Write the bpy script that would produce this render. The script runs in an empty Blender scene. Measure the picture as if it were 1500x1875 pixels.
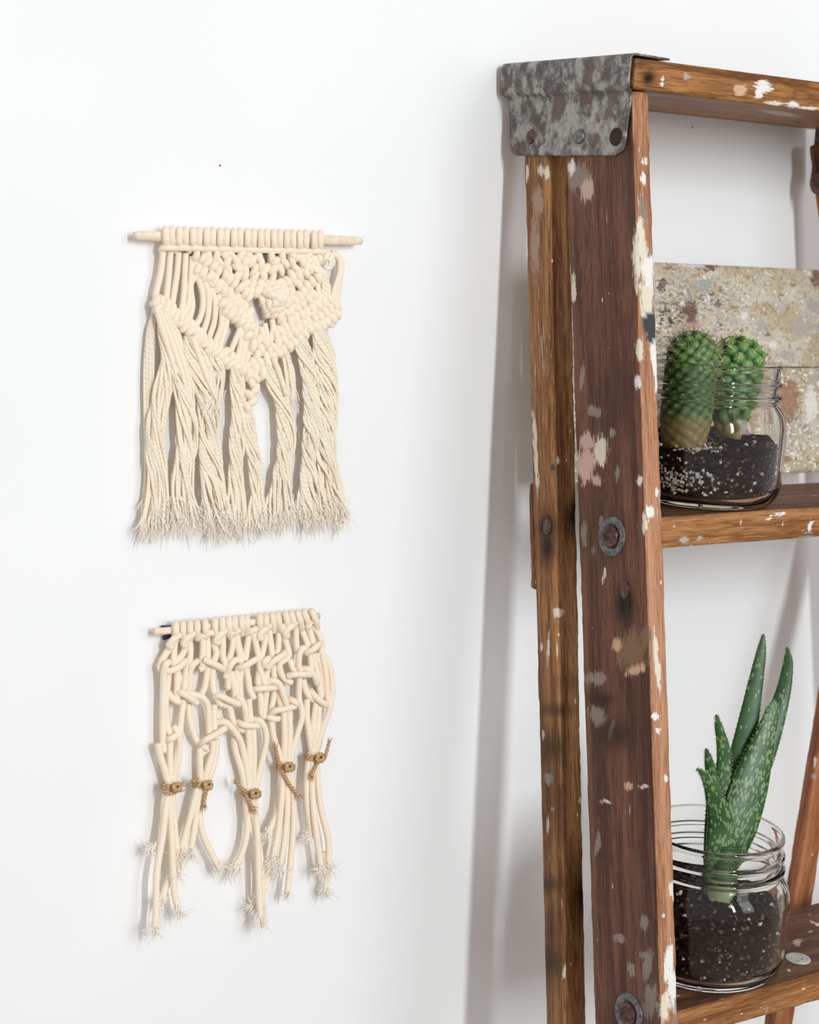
import bpy, math, random
import numpy as np
from mathutils import Vector, Matrix, noise as mnoise

S = bpy.context.scene
COL = S.collection
PI = math.pi

# ------------------------------------------------------------------ camera
FPX, PCX, PCY = 3000.0, 750.0, 937.5                 # focal length and centre for a 1500x1875 frame
PITCH = math.atan(260 / FPX)
YAW = math.atan(FPX / (4727 * math.cos(PITCH)))
CAM = np.array([0.0, 0.0, 1.30])
FW = np.array([math.sin(YAW) * math.cos(PITCH), math.cos(YAW) * math.cos(PITCH), -math.sin(PITCH)])
RT = np.array([math.cos(YAW), -math.sin(YAW), 0.0])
UP = np.cross(RT, FW)
cd = bpy.data.cameras.new('camera')
cd.sensor_fit = 'HORIZONTAL'; cd.sensor_width = 36.0
cd.lens = 36.0 * FPX / 1500.0
cd.clip_start = 0.01; cd.clip_end = 50
cd.dof.use_dof = True; cd.dof.focus_distance = 1.005; cd.dof.aperture_fstop = 11.0
cam = bpy.data.objects.new('camera', cd)
cam.matrix_world = Matrix(((RT[0], UP[0], -FW[0], CAM[0]), (RT[1], UP[1], -FW[1], CAM[1]),
                           (RT[2], UP[2], -FW[2], CAM[2]), (0, 0, 0, 1)))
COL.objects.link(cam); S.camera = cam

# ------------------------------------------------------------------ world, window light, exposure
wd = bpy.data.worlds.new('world'); S.world = wd; wd.use_nodes = True
bg = wd.node_tree.nodes['Background']
bg.inputs[0].default_value = (1.0, 0.945, 0.950, 1); bg.inputs[1].default_value = 0.53


def window_light(name, loc, aim, sx, sy, power, color):
    ld = bpy.data.lights.new(name, 'AREA'); ld.shape = 'RECTANGLE'; ld.size = sx; ld.size_y = sy
    ld.energy = power; ld.color = color
    o = bpy.data.objects.new(name, ld); COL.objects.link(o)
    o.location = loc
    o.rotation_euler = (Vector(aim) - Vector(loc)).to_track_quat('-Z', 'Y').to_euler()
    return o


window_light('window_daylight', (0.46, -1.50, 1.70), (0.70, 0.90, 1.25), 0.12, 0.90, 30.0, (0.92, 0.98, 1.0))
window_light('window_daylight', (1.30, -1.50, 1.75), (0.70, 0.90, 1.25), 0.70, 1.60, 12.5, (0.92, 0.98, 1.0))

S.view_settings.view_transform = 'Standard'
S.view_settings.look = 'None'
S.view_settings.exposure = 0.0
S.view_settings.gamma = 1.0
S.view_settings.use_curve_mapping = False
S.cycles.max_bounces = 16
S.cycles.diffuse_bounces = 8
S.cycles.transmission_bounces = 12

WALL_Y = 0.90
FLOOR_Z = -0.212


# ------------------------------------------------------------------ geometry helpers
def ray(x, y):
    return FW + RT * ((x - PCX) / FPX) - UP * ((y - PCY) / FPX)


def on_plane(x, y, P0, n):
    r = ray(x, y); n = np.asarray(n, float)
    return CAM + r * (((np.asarray(P0) - CAM) @ n) / (r @ n))


def at_wall(x, y, off):
    return on_plane(x, y, (0, WALL_Y - off, 0), (0, 1, 0))


def project(P):
    v = np.asarray(P) - CAM
    d = v @ FW
    return PCX + FPX * (v @ RT) / d, PCY - FPX * (v @ UP) / d


def smooth_path(pts, per=5):
    P = [np.asarray(p, float) for p in pts]
    if len(P) < 3:
        n = per * 2
        return [P[0] + (P[-1] - P[0]) * (i / n) for i in range(n + 1)]
    Q = [2 * P[0] - P[1]] + P + [2 * P[-1] - P[-2]]
    out = []
    for i in range(1, len(Q) - 2):
        a, b, c, d = Q[i - 1], Q[i], Q[i + 1], Q[i + 2]
        for k in range(per):
            t = k / per
            out.append(0.5 * ((2 * b) + (c - a) * t + (2 * a - 5 * b + 4 * c - d) * t * t + (-a + 3 * b - 3 * c + d) * t ** 3))
    out.append(P[-1])
    return out


class MB:
    """collects verts / faces / uv for one mesh"""
    def __init__(self):
        self.v = []; self.f = []; self.uv = []

    def tube(self, path, rad, sides=8, lobes=0, lobe_amp=0.0, twist=0.0, flat=None, caps=True):
        P = np.asarray(path, float); n = len(P)
        T = np.gradient(P, axis=0)
        T /= np.maximum(np.linalg.norm(T, axis=1), 1e-9)[:, None]
        r = rad if hasattr(rad, '__len__') else [rad] * n
        ref = np.array([0, 0, 1.0]) if abs(T[0][2]) < 0.9 else np.array([1.0, 0, 0])
        N = np.cross(T[0], ref); N /= np.linalg.norm(N)
        base = len(self.v); s = 0.0
        ss = []
        for i in range(n):
            if i:
                s += np.linalg.norm(P[i] - P[i - 1])
                N = N - T[i] * (N @ T[i]); N /= max(np.linalg.norm(N), 1e-9)
            B = np.cross(T[i], N)
            ss.append(s)
            for k in range(sides):
                a = 2 * PI * k / sides
                rr = r[i] * (1 + lobe_amp * math.cos(lobes * a + twist * s)) if lobes else r[i]
                self.v.append(P[i] + (N * math.cos(a) + B * math.sin(a)) * rr)
        for i in range(n - 1):
            for k in range(sides):
                k2 = (k + 1) % sides
                a = base + i * sides
                self.f.append((a + k, a + k2, a + sides + k2, a + sides + k))
                self.uv.append(((ss[i], k / sides), (ss[i], (k + 1) / sides), (ss[i + 1], (k + 1) / sides), (ss[i + 1], k / sides)))
        if caps:
            for i, st in ((0, base), (n - 1, base + (n - 1) * sides)):
                f = tuple(st + k for k in range(sides))
                self.f.append(f[::-1] if i == 0 else f)
                self.uv.append(tuple((ss[i], 0.5) for _ in range(sides)))
        return self

    def lathe(self, prof, seg=64, M=None, closed=False):
        base = len(self.v); n = len(prof)
        for (r, z) in prof:
            for k in range(seg):
                a = 2 * PI * k / seg
                self.v.append(np.array([r * math.cos(a), r * math.sin(a), z]))
        m = n if closed else n - 1
        for i in range(m):
            j = (i + 1) % n
            for k in range(seg):
                k2 = (k + 1) % seg
                self.f.append((base + i * seg + k, base + i * seg + k2, base + j * seg + k2, base + j * seg + k))
                self.uv.append(((k / seg, i / n), ((k + 1) / seg, i / n), ((k + 1) / seg, (i + 1) / n), (k / seg, (i + 1) / n)))
        return self

    def grid(self, P, cols, rows):
        base = len(self.v)
        self.v.extend(P)
        for j in range(rows - 1):
            for i in range(cols - 1):
                a = base + j * cols + i
                self.f.append((a, a + 1, a + cols + 1, a + cols))
                self.uv.append(((i, j), (i + 1, j), (i + 1, j + 1), (i, j + 1)))
        return self

    def chip(self, c, r, rng):
        """small irregular eight-faced grain"""
        base = len(self.v)
        R = Matrix.Rotation(rng.uniform(0, 6.28), 3, Vector((rng.uniform(-1, 1), rng.uniform(-1, 1), rng.uniform(0.1, 1))))
        for d in ((1, 0, 0), (-1, 0, 0), (0, 1, 0), (0, -1, 0), (0, 0, 1), (0, 0, -1)):
            q = R @ Vector(d)
            self.v.append(np.asarray(c) + np.array(q) * r * rng.uniform(0.6, 1.2))
        for f in ((0, 2, 4), (2, 1, 4), (1, 3, 4), (3, 0, 4), (2, 0, 5), (1, 2, 5), (3, 1, 5), (0, 3, 5)):
            self.f.append(tuple(base + q for q in f)); self.uv.append(((0, 0), (1, 0), (0, 1)))
        return self

    def build(self, name, mat, parent=None, M=None, smooth=True):
        me = bpy.data.meshes.new(name)
        V = np.asarray(self.v, float)
        if M is not None:
            A = np.array(M)
            V = V @ A[:3, :3].T + A[:3, 3]
        if parent is not None:
            V = V - np.array(root_of(parent))
        me.from_pydata([tuple(p) for p in V], [], self.f)
        if self.uv and len(self.uv) == len(self.f):
            ul = me.uv_layers.new(name='UVMap')
            ul.data.foreach_set('uv', np.array([c for f in self.uv for c in f], dtype=np.float32).ravel())
        if smooth:
            me.polygons.foreach_set('use_smooth', [True] * len(me.polygons))
        me.update()
        o = bpy.data.objects.new(name, me); COL.objects.link(o)
        if mat: me.materials.append(mat)
        if parent is not None: o.parent = parent
        return o


def root_of(p):
    l = Vector((0, 0, 0))
    while p is not None:
        l += p.location; p = p.parent
    return l


def thing(name, loc, label, cat, group=None):
    o = bpy.data.objects.new(name, None); COL.objects.link(o); o.location = loc
    o.empty_display_size = 0.02
    o['label'] = label; o['category'] = cat
    if group: o['group'] = group
    return o


# ------------------------------------------------------------------ material helpers
class NT:
    def __init__(self, name):
        self.m = bpy.data.materials.new(name); self.m.use_nodes = True
        self.t = self.m.node_tree; self.t.nodes.clear()
        self.out = self.n('ShaderNodeOutputMaterial')
        self.b = self.n('ShaderNodeBsdfPrincipled'); self.l(self.b.outputs[0], self.out.inputs[0])

    def n(self, typ, **kw):
        o = self.t.nodes.new(typ)
        for k, v in kw.items(): setattr(o, k, v)
        return o

    def l(self, a, b): self.t.links.new(a, b)

    def put(self, sock, v):
        if isinstance(v, bpy.types.NodeSocket): self.l(v, sock)
        else: sock.default_value = v

    def math(self, op, a, b=0.0, clamp=False):
        o = self.n('ShaderNodeMath', operation=op, use_clamp=clamp)
        self.put(o.inputs[0], a); self.put(o.inputs[1], b); return o.outputs[0]

    def mix(self, f, a, b):
        o = self.n('ShaderNodeMix', data_type='RGBA')
        self.put(o.inputs[0], f)
        for i, c in ((6, a), (7, b)):
            self.put(o.inputs[i], c if isinstance(c, bpy.types.NodeSocket) else (*c, 1))
        return o.outputs[2]

    def ramp(self, f, lo, hi):
        o = self.n('ShaderNodeMapRange', interpolation_type='SMOOTHSTEP')
        self.put(o.inputs[0], f); o.inputs[1].default_value = lo; o.inputs[2].default_value = hi
        return o.outputs[0]

    def scaled(self, vec, sc, off=(0, 0, 0)):
        o = self.n('ShaderNodeMapping'); self.put(o.inputs[0], vec)
        o.inputs[1].default_value = off; o.inputs[3].default_value = sc
        return o.outputs[0]

    def noise(self, vec, scale=1.0, detail=4, rough=0.55):
        o = self.n('ShaderNodeTexNoise'); self.put(o.inputs['Vector'], vec)
        o.inputs['Scale'].default_value = scale; o.inputs['Detail'].default_value = detail
        o.inputs['Roughness'].default_value = rough
        return o.outputs[0]

    def voro(self, vec, scale=1.0):
        o = self.n('ShaderNodeTexVoronoi'); self.put(o.inputs['Vector'], vec)
        o.inputs['Scale'].default_value = scale
        return o.outputs['Distance'], o.outputs['Color']

    def bump(self, h, strength=0.3, dist=0.001):
        o = self.n('ShaderNodeBump'); o.inputs['Strength'].default_value = strength
        o.inputs['Distance'].default_value = dist; self.put(o.inputs['Height'], h)
        self.l(o.outputs[0], self.b.inputs['Normal'])

    def attr(self, name):
        return self.n('ShaderNodeAttribute', attribute_name=name)

    def objco(self): return self.n('ShaderNodeTexCoord').outputs['Object']
    def uvco(self): return self.n('ShaderNodeTexCoord').outputs['UV']


def plain(name, col, rough=0.6, metal=0.0, bump=None):
    m = NT(name)
    co = m.objco()
    nz = m.noise(co, 180, 4)
    c = m.mix(m.ramp(nz, 0.3, 0.7), tuple(x * 0.86 for x in col), tuple(min(1, x * 1.08) for x in col))
    m.put(m.b.inputs['Base Color'], c)
    m.b.inputs['Roughness'].default_value = rough; m.b.inputs['Metallic'].default_value = metal
    m.bump(nz, 0.25, bump or 0.0006)
    return m.m


def wall_mat():
    m = NT('white_wall_paint')
    co = m.objco()
    a = m.noise(co, 420, 3); b = m.noise(co, 6, 3)
    c = m.mix(m.ramp(b, 0.3, 0.7), (0.86, 0.868, 0.872), (0.88, 0.886, 0.888))
    m.put(m.b.inputs['Base Color'], c)
    m.b.inputs['Roughness'].default_value = 0.85
    m.b.inputs['Specular IOR Level'].default_value = 0.2
    m.bump(a, 0.10, 0.0004)
    return m.m


def wood_mat(name, dark, light, front_dark=None, front_pale=None, fleck=0.5, smear=0.5, rough=0.48):
    """weathered board: grain runs along gc.z; 'bare' vertex value mixes in the second, lighter pair of tones;
    the colour attribute 'paint' carries splashes, its edges broken up by noise"""
    m = NT(name)
    gc = m.attr('gc').outputs['Vector']
    fine = m.noise(m.scaled(gc, (1000, 1000, 60)), 1, 5, 0.7)
    mid = m.noise(m.scaled(gc, (150, 150, 9)), 1, 5, 0.6)
    big = m.noise(m.scaled(gc, (22, 22, 9)), 1, 3)
    g = m.math('ADD', m.math('MULTIPLY', fine, 0.5), m.math('MULTIPLY', mid, 0.5))
    gf = m.ramp(g, 0.40, 0.61)
    c = m.mix(gf, dark, light)
    c = m.mix(m.math('MULTIPLY', m.ramp(big, 0.45, 0.75), 0.55), c, tuple(x * 0.45 for x in dark))
    if front_dark:
        c2 = m.mix(gf, front_dark, front_pale)
        front_mix = m.ramp(m.math('ADD', m.attr('front_tone').outputs['Fac'], m.math('MULTIPLY', m.math('SUBTRACT', mid, 0.5), 1.2)), 0.35, 0.65)
        c = m.mix(front_mix, c, c2)
    # pores: thin dark dashes along the grain
    pores = m.noise(m.scaled(gc, (1500, 1500, 90)), 1, 2)
    c = m.mix(m.math('MULTIPLY', m.ramp(pores, 0.62, 0.72), 0.5), c, tuple(x * 0.3 for x in dark))
    # scattered flecks of old paint
    jit = m.noise(m.scaled(gc, (260, 260, 160)), 1, 3)
    v, vc = m.voro(m.scaled(gc, (260, 260, 110)), 1)
    sep = m.n('ShaderNodeSeparateColor'); m.l(vc, sep.inputs[0])
    rnd = m.math('GREATER_THAN', sep.outputs[0], 1.0 - 0.16 * fleck)
    fl = m.math('MULTIPLY', m.math('LESS_THAN', m.math('ADD', v, m.math('MULTIPLY', jit, 0.5)), 0.42), rnd)
    c = m.mix(m.math('MULTIPLY', fl, 0.9), c, (0.80, 0.72, 0.62))
    streak = m.noise(m.scaled(gc, (700, 700, 60)), 1, 3)
    sm = m.ramp(m.math('ADD', m.noise(m.scaled(gc, (48, 48, 20), (3, 1, 7)), 1, 3), m.math('MULTIPLY', m.math('SUBTRACT', streak, 0.5), 0.9)), 0.80 - 0.10 * smear, 0.90 - 0.10 * smear)
    c = m.mix(m.math('MULTIPLY', sm, 0.75), c, (0.72, 0.66, 0.58))
    pa = m.attr('paint')
    pn = m.noise(m.scaled(gc, (1100, 1100, 130)), 1, 5, 0.7)
    pn2 = m.noise(m.scaled(gc, (190, 190, 90)), 1, 4, 0.6)
    pf = m.math('ADD', pa.outputs['Alpha'], m.math('ADD', m.math('MULTIPLY', m.math('SUBTRACT', pn, 0.5), 1.25), m.math('MULTIPLY', m.math('SUBTRACT', pn2, 0.5), 0.9)))
    pm = m.math('MULTIPLY', m.ramp(pf, 0.42, 0.56), m.math('ADD', m.math('ADD', m.ramp(pn, 0.25, 0.6), 0.25), m.math('MULTIPLY', m.math('MAXIMUM', m.math('SUBTRACT', pa.outputs['Alpha'], 0.55), 0.0), 2.5), True))
    c = m.mix(pm, c, pa.outputs['Color'])
    # soft staining and painted shade by the step end, no hard edge
    st = m.attr('stain_shade').outputs['Fac']
    c = m.mix(m.math('MULTIPLY', m.math('MULTIPLY', st, 1.5, True), m.ramp(mid, 0.15, 0.5)), c, tuple(x * 0.12 for x in dark))
    m.put(m.b.inputs['Base Color'], c)
    m.put(m.b.inputs['Roughness'], m.math('ADD', m.math('MULTIPLY', fine, 0.3), rough - 0.15))
    m.b.inputs['Specular IOR Level'].default_value = 0.2
    h = m.math('ADD', m.math('MULTIPLY', g, 0.6), m.math('MULTIPLY', m.math('ADD', pm, fl), 0.5))
    m.bump(h, 0.45, 0.0007)
    return m.m


def splatter_mat():
    m = NT('paint_crusted_wood')
    gc = m.attr('gc').outputs['Vector']
    a = m.noise(m.scaled(gc, (45, 45, 35)), 1, 5, 0.6)
    b = m.noise(m.scaled(gc, (70, 70, 60), (5, 2, 9)), 1, 5, 0.65)
    d = m.noise(m.scaled(gc, (240, 240, 200), (1, 7, 3)), 1, 4, 0.65)
    c = m.mix(m.ramp(a, 0.40, 0.60), (0.50, 0.41, 0.27), (0.62, 0.57, 0.46))
    c = m.mix(m.ramp(b, 0.50, 0.66), c, (0.50, 0.48, 0.44))
    c = m.mix(m.math('MULTIPLY', m.ramp(b, 0.44, 0.33), 0.8), c, (0.47, 0.31, 0.14))
    gr = m.noise(m.scaled(gc, (620, 620, 560), (4, 4, 1)), 1, 4, 0.7)
    c = m.mix(m.math('MULTIPLY', m.ramp(d, 0.54, 0.68), 0.75), c, (0.24, 0.15, 0.08))
    c = m.mix(m.math('MULTIPLY', m.ramp(gr, 0.52, 0.64), 0.7), c, (0.17, 0.10, 0.055))
    v, vc = m.voro(m.scaled(gc, (150, 150, 140)), 1)
    sep = m.n('ShaderNodeSeparateColor'); m.l(vc, sep.inputs[0])
    v2, vc2 = m.voro(m.scaled(gc, (320, 320, 300)), 1)
    sep2 = m.n('ShaderNodeSeparateColor'); m.l(vc2, sep2.inputs[0])
    spot = m.math('MULTIPLY', m.math('LESS_THAN', m.math('ADD', v, m.math('MULTIPLY', d, 0.9)), 0.66), m.math('GREATER_THAN', sep.outputs[0], 0.66))
    spot2 = m.math('MULTIPLY', m.math('LESS_THAN', m.math('ADD', v2, m.math('MULTIPLY', d, 0.9)), 0.78), m.math('GREATER_THAN', sep2.outputs[0], 0.60))
    c = m.mix(m.math('MULTIPLY', spot2, 0.95), c, (0.86, 0.81, 0.70))
    c = m.mix(m.math('MULTIPLY', spot, 0.85), c, (0.84, 0.80, 0.72))
    # dark printed-looking remnants, only where the 'stain' attribute asks for them
    pr = m.noise(m.scaled(gc, (520, 520, 260), (2, 2, 2)), 1, 2, 0.5)
    c = m.mix(m.math('MULTIPLY', m.attr('stain_shade').outputs['Fac'], m.ramp(pr, 0.53, 0.58)), c, (0.05, 0.045, 0.05))
    pa = m.attr('paint')
    pf = m.math('ADD', pa.outputs['Alpha'], m.math('ADD', m.math('MULTIPLY', m.math('SUBTRACT', d, 0.5), 1.3), m.math('MULTIPLY', m.math('SUBTRACT', gr, 0.5), 0.9)))
    pm = m.math('MULTIPLY', m.ramp(pf, 0.40, 0.60), 0.85)
    c = m.mix(pm, c, pa.outputs['Color'])
    m.put(m.b.inputs['Base Color'], c)
    m.b.inputs['Roughness'].default_value = 0.6
    m.bump(m.math('ADD', m.math('ADD', d, spot), m.math('ADD', spot2, b)), 0.6, 0.0009)
    return m.m


def rope_mat(name, col, strands=9.0, pitch=420.0, amp=0.5, sat=0.82, bump=0.0005, braid=True):
    """twisted / braided cotton: UV.x is length in metres, UV.y goes round the cord"""
    m = NT(name)
    uv = m.uvco()
    sx = m.n('ShaderNodeSeparateXYZ'); m.l(uv, sx.inputs[0])
    ph = m.math('ADD', m.math('MULTIPLY', sx.outputs[0], pitch * 2 * PI), m.math('MULTIPLY', sx.outputs[1], strands * 2 * PI))
    ph2 = m.math('SUBTRACT', m.math('MULTIPLY', sx.outputs[0], pitch * 2 * PI), m.math('MULTIPLY', sx.outputs[1], strands * 2 * PI))
    w = m.math('MULTIPLY', m.math('ADD', m.math('SINE', ph), m.math('SINE', ph2 if braid else ph)), 0.25)
    fz = m.noise(m.objco(), 1500, 3)
    big = m.noise(m.objco(), 60, 3)
    h = m.math('ADD', m.math('MULTIPLY', w, amp), m.math('MULTIPLY', fz, 0.7))
    lo = tuple(x * (sat if i == 0 else sat * (0.97 - 0.05 * i)) for i, x in enumerate(col))
    c = m.mix(m.ramp(h, 0.0, 0.55), lo, col)
    c = m.mix(m.math('MULTIPLY', m.ramp(big, 0.4, 0.7), 0.25), c, lo)
    m.put(m.b.inputs['Base Color'], c)
    m.b.inputs['Roughness'].default_value = 0.9
    m.b.inputs['Specular IOR Level'].default_value = 0.1
    m.b.inputs['Subsurface Weight'].default_value = 0.25
    m.b.inputs['Subsurface Radius'].default_value = (0.0022, 0.0015, 0.0009)
    m.b.inputs['Subsurface Scale'].default_value = 0.6
    m.bump(h, 0.5, bump)
    return m.m


def metal_mat():
    m = NT('weathered_galvanised_steel')
    co = m.objco()
    a = m.noise(co, 55, 5, 0.6); b = m.noise(m.scaled(co, (1, 1, 0.8)), 95, 6, 0.7); d = m.noise(co, 700, 3)
    c = m.mix(m.ramp(b, 0.40, 0.62), (0.085, 0.078, 0.070), (0.38, 0.365, 0.33))
    c = m.mix(m.math('MULTIPLY', m.ramp(a, 0.50, 0.60), 0.85), c, (0.115, 0.065, 0.055))
    c = m.mix(m.math('MULTIPLY', m.ramp(m.noise(m.scaled(co, (1, 1, 1), (.3, .1, .7)), 75, 4), 0.60, 0.72), 0.8), c, (0.50, 0.48, 0.45))
    m.put(m.b.inputs['Base Color'], c)
    m.b.inputs['Metallic'].default_value = 0.35
    m.put(m.b.inputs['Roughness'], m.math('ADD', m.math('MULTIPLY', d, 0.3), 0.36))
    m.bump(m.math('ADD', b, m.math('MULTIPLY', d, 0.4)), 0.35, 0.0006)
    return m.m


def rust_mat(name, c1, c2, metal=0.5, rough=0.45):
    m = NT(name)
    co = m.objco()
    a = m.noise(co, 420, 5, 0.6)
    m.put(m.b.inputs['Base Color'], m.mix(m.ramp(a, 0.35, 0.65), c1, c2))
    m.b.inputs['Metallic'].default_value = metal; m.b.inputs['Roughness'].default_value = rough
    m.bump(a, 0.4, 0.0005)
    return m.m


def glass_mat():
    m = NT('clear_jar_glass')
    a = m.noise(m.objco(), 30, 2)
    m.b.inputs['Base Color'].default_value = (0.97, 0.975, 0.955, 1)
    m.b.inputs['Transmission Weight'].default_value = 1.0
    m.b.inputs['Roughness'].default_value = 0.0
    m.b.inputs['IOR'].default_value = 1.37
    m.bump(a, 0.06, 0.002)
    return m.m


def soil_mat():
    m = NT('dark_potting_soil')
    co = m.objco()
    a = m.noise(co, 300, 6, 0.7); b = m.noise(co, 900, 4, 0.6)
    c = m.mix(m.ramp(a, 0.42, 0.70), (0.008, 0.005, 0.004), (0.075, 0.040, 0.024))
    c = m.mix(m.ramp(b, 0.66, 0.74), c, (0.15, 0.09, 0.055))
    m.put(m.b.inputs['Base Color'], c)
    m.b.inputs['Roughness'].default_value = 0.95
    m.b.inputs['Specular IOR Level'].default_value = 0.05
    m.bump(m.math('ADD', a, b), 0.9, 0.003)
    return m.m


def cactus_mat(name, deep, tip):
    m = NT(name)
    f = m.attr('ridge').outputs['Fac']
    nz = m.noise(m.objco(), 500, 3)
    c = m.mix(m.ramp(f, 0.05, 0.9), deep, tip)
    c = m.mix(m.attr('base').outputs['Fac'], c, m.mix(nz, (0.22, 0.15, 0.05), (0.36, 0.26, 0.10)))
    c = m.mix(m.math('MULTIPLY', m.ramp(nz, 0.5, 0.8), 0.3), c, tuple(x * 0.6 for x in deep))
    m.put(m.b.inputs['Base Color'], c)
    m.b.inputs['Roughness'].default_value = 0.45
    m.b.inputs['Subsurface Weight'].default_value = 0.08
    m.b.inputs['Subsurface Radius'].default_value = (0.002, 0.004, 0.001)
    m.bump(nz, 0.2, 0.0004)
    return m.m


def aloe_mat():
    m = NT('spotted_aloe_skin')
    t = m.attr('leafco').outputs['Vector']     # x across, y along (m), z spottiness
    sx = m.n('ShaderNodeSeparateXYZ'); m.l(t, sx.inputs[0])
    co = m.scaled(t, (1, 0.42, 0))
    v, vc = m.voro(m.math('MULTIPLY', 1, 1) if False else co, 720)
    sep = m.n('ShaderNodeSeparateColor'); m.l(vc, sep.inputs[0])
    nz = m.noise(t, 380, 4)
    sp = m.math('MULTIPLY', m.math('LESS_THAN', m.math('ADD', v, m.math('MULTIPLY', nz, 0.6)), 0.80), m.math('LESS_THAN', sep.outputs[0], sx.outputs[2]))
    g = m.mix(m.ramp(m.noise(t, 70, 3), 0.3, 0.7), (0.015, 0.062, 0.012), (0.034, 0.105, 0.024))
    g = m.mix(m.ramp(m.noise(m.scaled(t, (260, 12, 0)), 1, 3), 0.5, 0.8), g, (0.035, 0.10, 0.035))
    c = m.mix(m.math('MULTIPLY', sp, 0.8), g, (0.21, 0.31, 0.13))
    m.put(m.b.inputs['Base Color'], c)
    m.b.inputs['Roughness'].default_value = 0.42
    m.b.inputs['Subsurface Weight'].default_value = 0.05
    m.b.inputs['Subsurface Radius'].default_value = (0.002, 0.004, 0.001)
    m.bump(nz, 0.15, 0.0005)
    return m.m


M_WALL = wall_mat()
M_FLOOR = plain('pale_timber_floor', (0.55, 0.48, 0.40), 0.5)
M_TRIM = plain('white_gloss_trim', (0.82, 0.82, 0.81), 0.4)
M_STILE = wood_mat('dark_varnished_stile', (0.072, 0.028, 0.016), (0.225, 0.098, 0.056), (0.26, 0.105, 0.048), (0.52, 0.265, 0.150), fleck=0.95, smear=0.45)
M_REAR = wood_mat('golden_brown_leg', (0.130, 0.048, 0.015), (0.44, 0.215, 0.082), fleck=0.55, smear=0.35)
M_CAP = wood_mat('orange_brown_board', (0.150, 0.055, 0.014), (0.45, 0.205, 0.068), fleck=0.45, smear=0.30)
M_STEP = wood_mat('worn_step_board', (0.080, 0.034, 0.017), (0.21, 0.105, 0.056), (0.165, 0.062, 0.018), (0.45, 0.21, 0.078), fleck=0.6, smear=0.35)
M_BRACE = wood_mat('reddish_brace', (0.20, 0.065, 0.024), (0.44, 0.175, 0.075), fleck=0.25, smear=0.1)
M_SPLAT = splatter_mat()
M_METAL = metal_mat()
M_RUST = rust_mat('rusted_iron', (0.05, 0.028, 0.022), (0.17, 0.085, 0.06))
M_WASHER = rust_mat('dull_zinc_washer', (0.075, 0.070, 0.074), (0.21, 0.20, 0.205), 0.5, 0.45)
M_HOLE = plain('dark_hole', (0.03, 0.018, 0.012), 0.9)
M_CORD = rope_mat('cream_cotton_cord', (0.95, 0.845, 0.700), 6, 260, 0.35, 0.93)
M_YARN = rope_mat('cream_cotton_yarn', (0.96, 0.865, 0.715), 2, 330, 0.5, 0.90, braid=False, bump=0.00015)
M_FRAY = rope_mat('cream_cotton_fluff', (0.985, 0.945, 0.86), 2, 300, 0.1, 0.99, braid=False, bump=0.00001)
M_TWINE = rope_mat('brown_jute_twine', (0.66, 0.445, 0.245), 2, 420, 0.9, 0.62, braid=False)
M_DOWEL = plain('pale_wooden_dowel', (0.86, 0.73, 0.57), 0.7)
M_NAVY = plain('navy_cord', (0.012, 0.018, 0.07), 0.7)
M_GLASS = glass_mat()
M_SOIL = soil_mat()
M_PERL = plain('white_perlite', (0.74, 0.68, 0.60), 0.8)
M_BARK = plain('brown_bark_chip', (0.19, 0.095, 0.052), 0.8)
M_CACT = cactus_mat('deep_green_cactus', (0.010, 0.030, 0.006), (0.115, 0.24, 0.045))
M_CACT2 = cactus_mat('bright_green_cactus', (0.010, 0.034, 0.006), (0.125, 0.31, 0.060))
M_AREOLE = plain('pale_areole_wool', (0.62, 0.64, 0.40), 0.9)
M_SPINE = plain('pale_pink_spine', (0.55, 0.42, 0.36), 0.6)
M_SPINE2 = plain('straw_yellow_spine', (0.80, 0.62, 0.36), 0.5)
M_ALOE = aloe_mat()
M_ROOT = plain('pale_green_root_base', (0.34, 0.38, 0.20), 0.6)
M_STICK = plain('grey_white_sticker', (0.52, 0.52, 0.46), 0.6)
M_INK = plain('grey_green_ink', (0.25, 0.29, 0.24), 0.7)

# ------------------------------------------------------------------ the setting
def slab(name, lo, hi, mat):
    b = MB()
    x0, y0, z0 = lo; x1, y1, z1 = hi
    b.v = [np.array(p, float) for p in ((x0, y0, z0), (x1, y0, z0), (x1, y1, z0), (x0, y1, z0), (x0, y0, z1), (x1, y0, z1), (x1, y1, z1), (x0, y1, z1))]
    b.f = [(0, 3, 2, 1), (4, 5, 6, 7), (0, 1, 5, 4), (1, 2, 6, 5), (2, 3, 7, 6), (3, 0, 4, 7)]
    o = b.build(name, mat, smooth=False); o['kind'] = 'structure'
    return o


wall = slab('wall_back', (-2.6, WALL_Y, FLOOR_Z), (4.2, WALL_Y + 0.10, 2.5), M_WALL)
slab('floor', (-2.6, -2.6, FLOOR_Z - 0.05), (4.2, WALL_Y + 0.10, FLOOR_Z), M_FLOOR)
slab('baseboard_back', (-2.6, WALL_Y - 0.014, FLOOR_Z), (4.2, WALL_Y, FLOOR_Z + 0.09), M_TRIM)
for (px, py, r) in ((403, 303, 0.0004), (1268, 233, 0.0005)):
    b = MB(); b.lathe([(0.0001, 0.0004), (r, 0.0003), (r * 1.5, 0.0)], 10)
    P = at_wall(px, py, 0.0)
    b.build('nail_hole', M_HOLE, wall, Matrix.Translation(Vector(P)) @ Matrix.Rotation(PI / 2, 4, 'X'))

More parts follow.
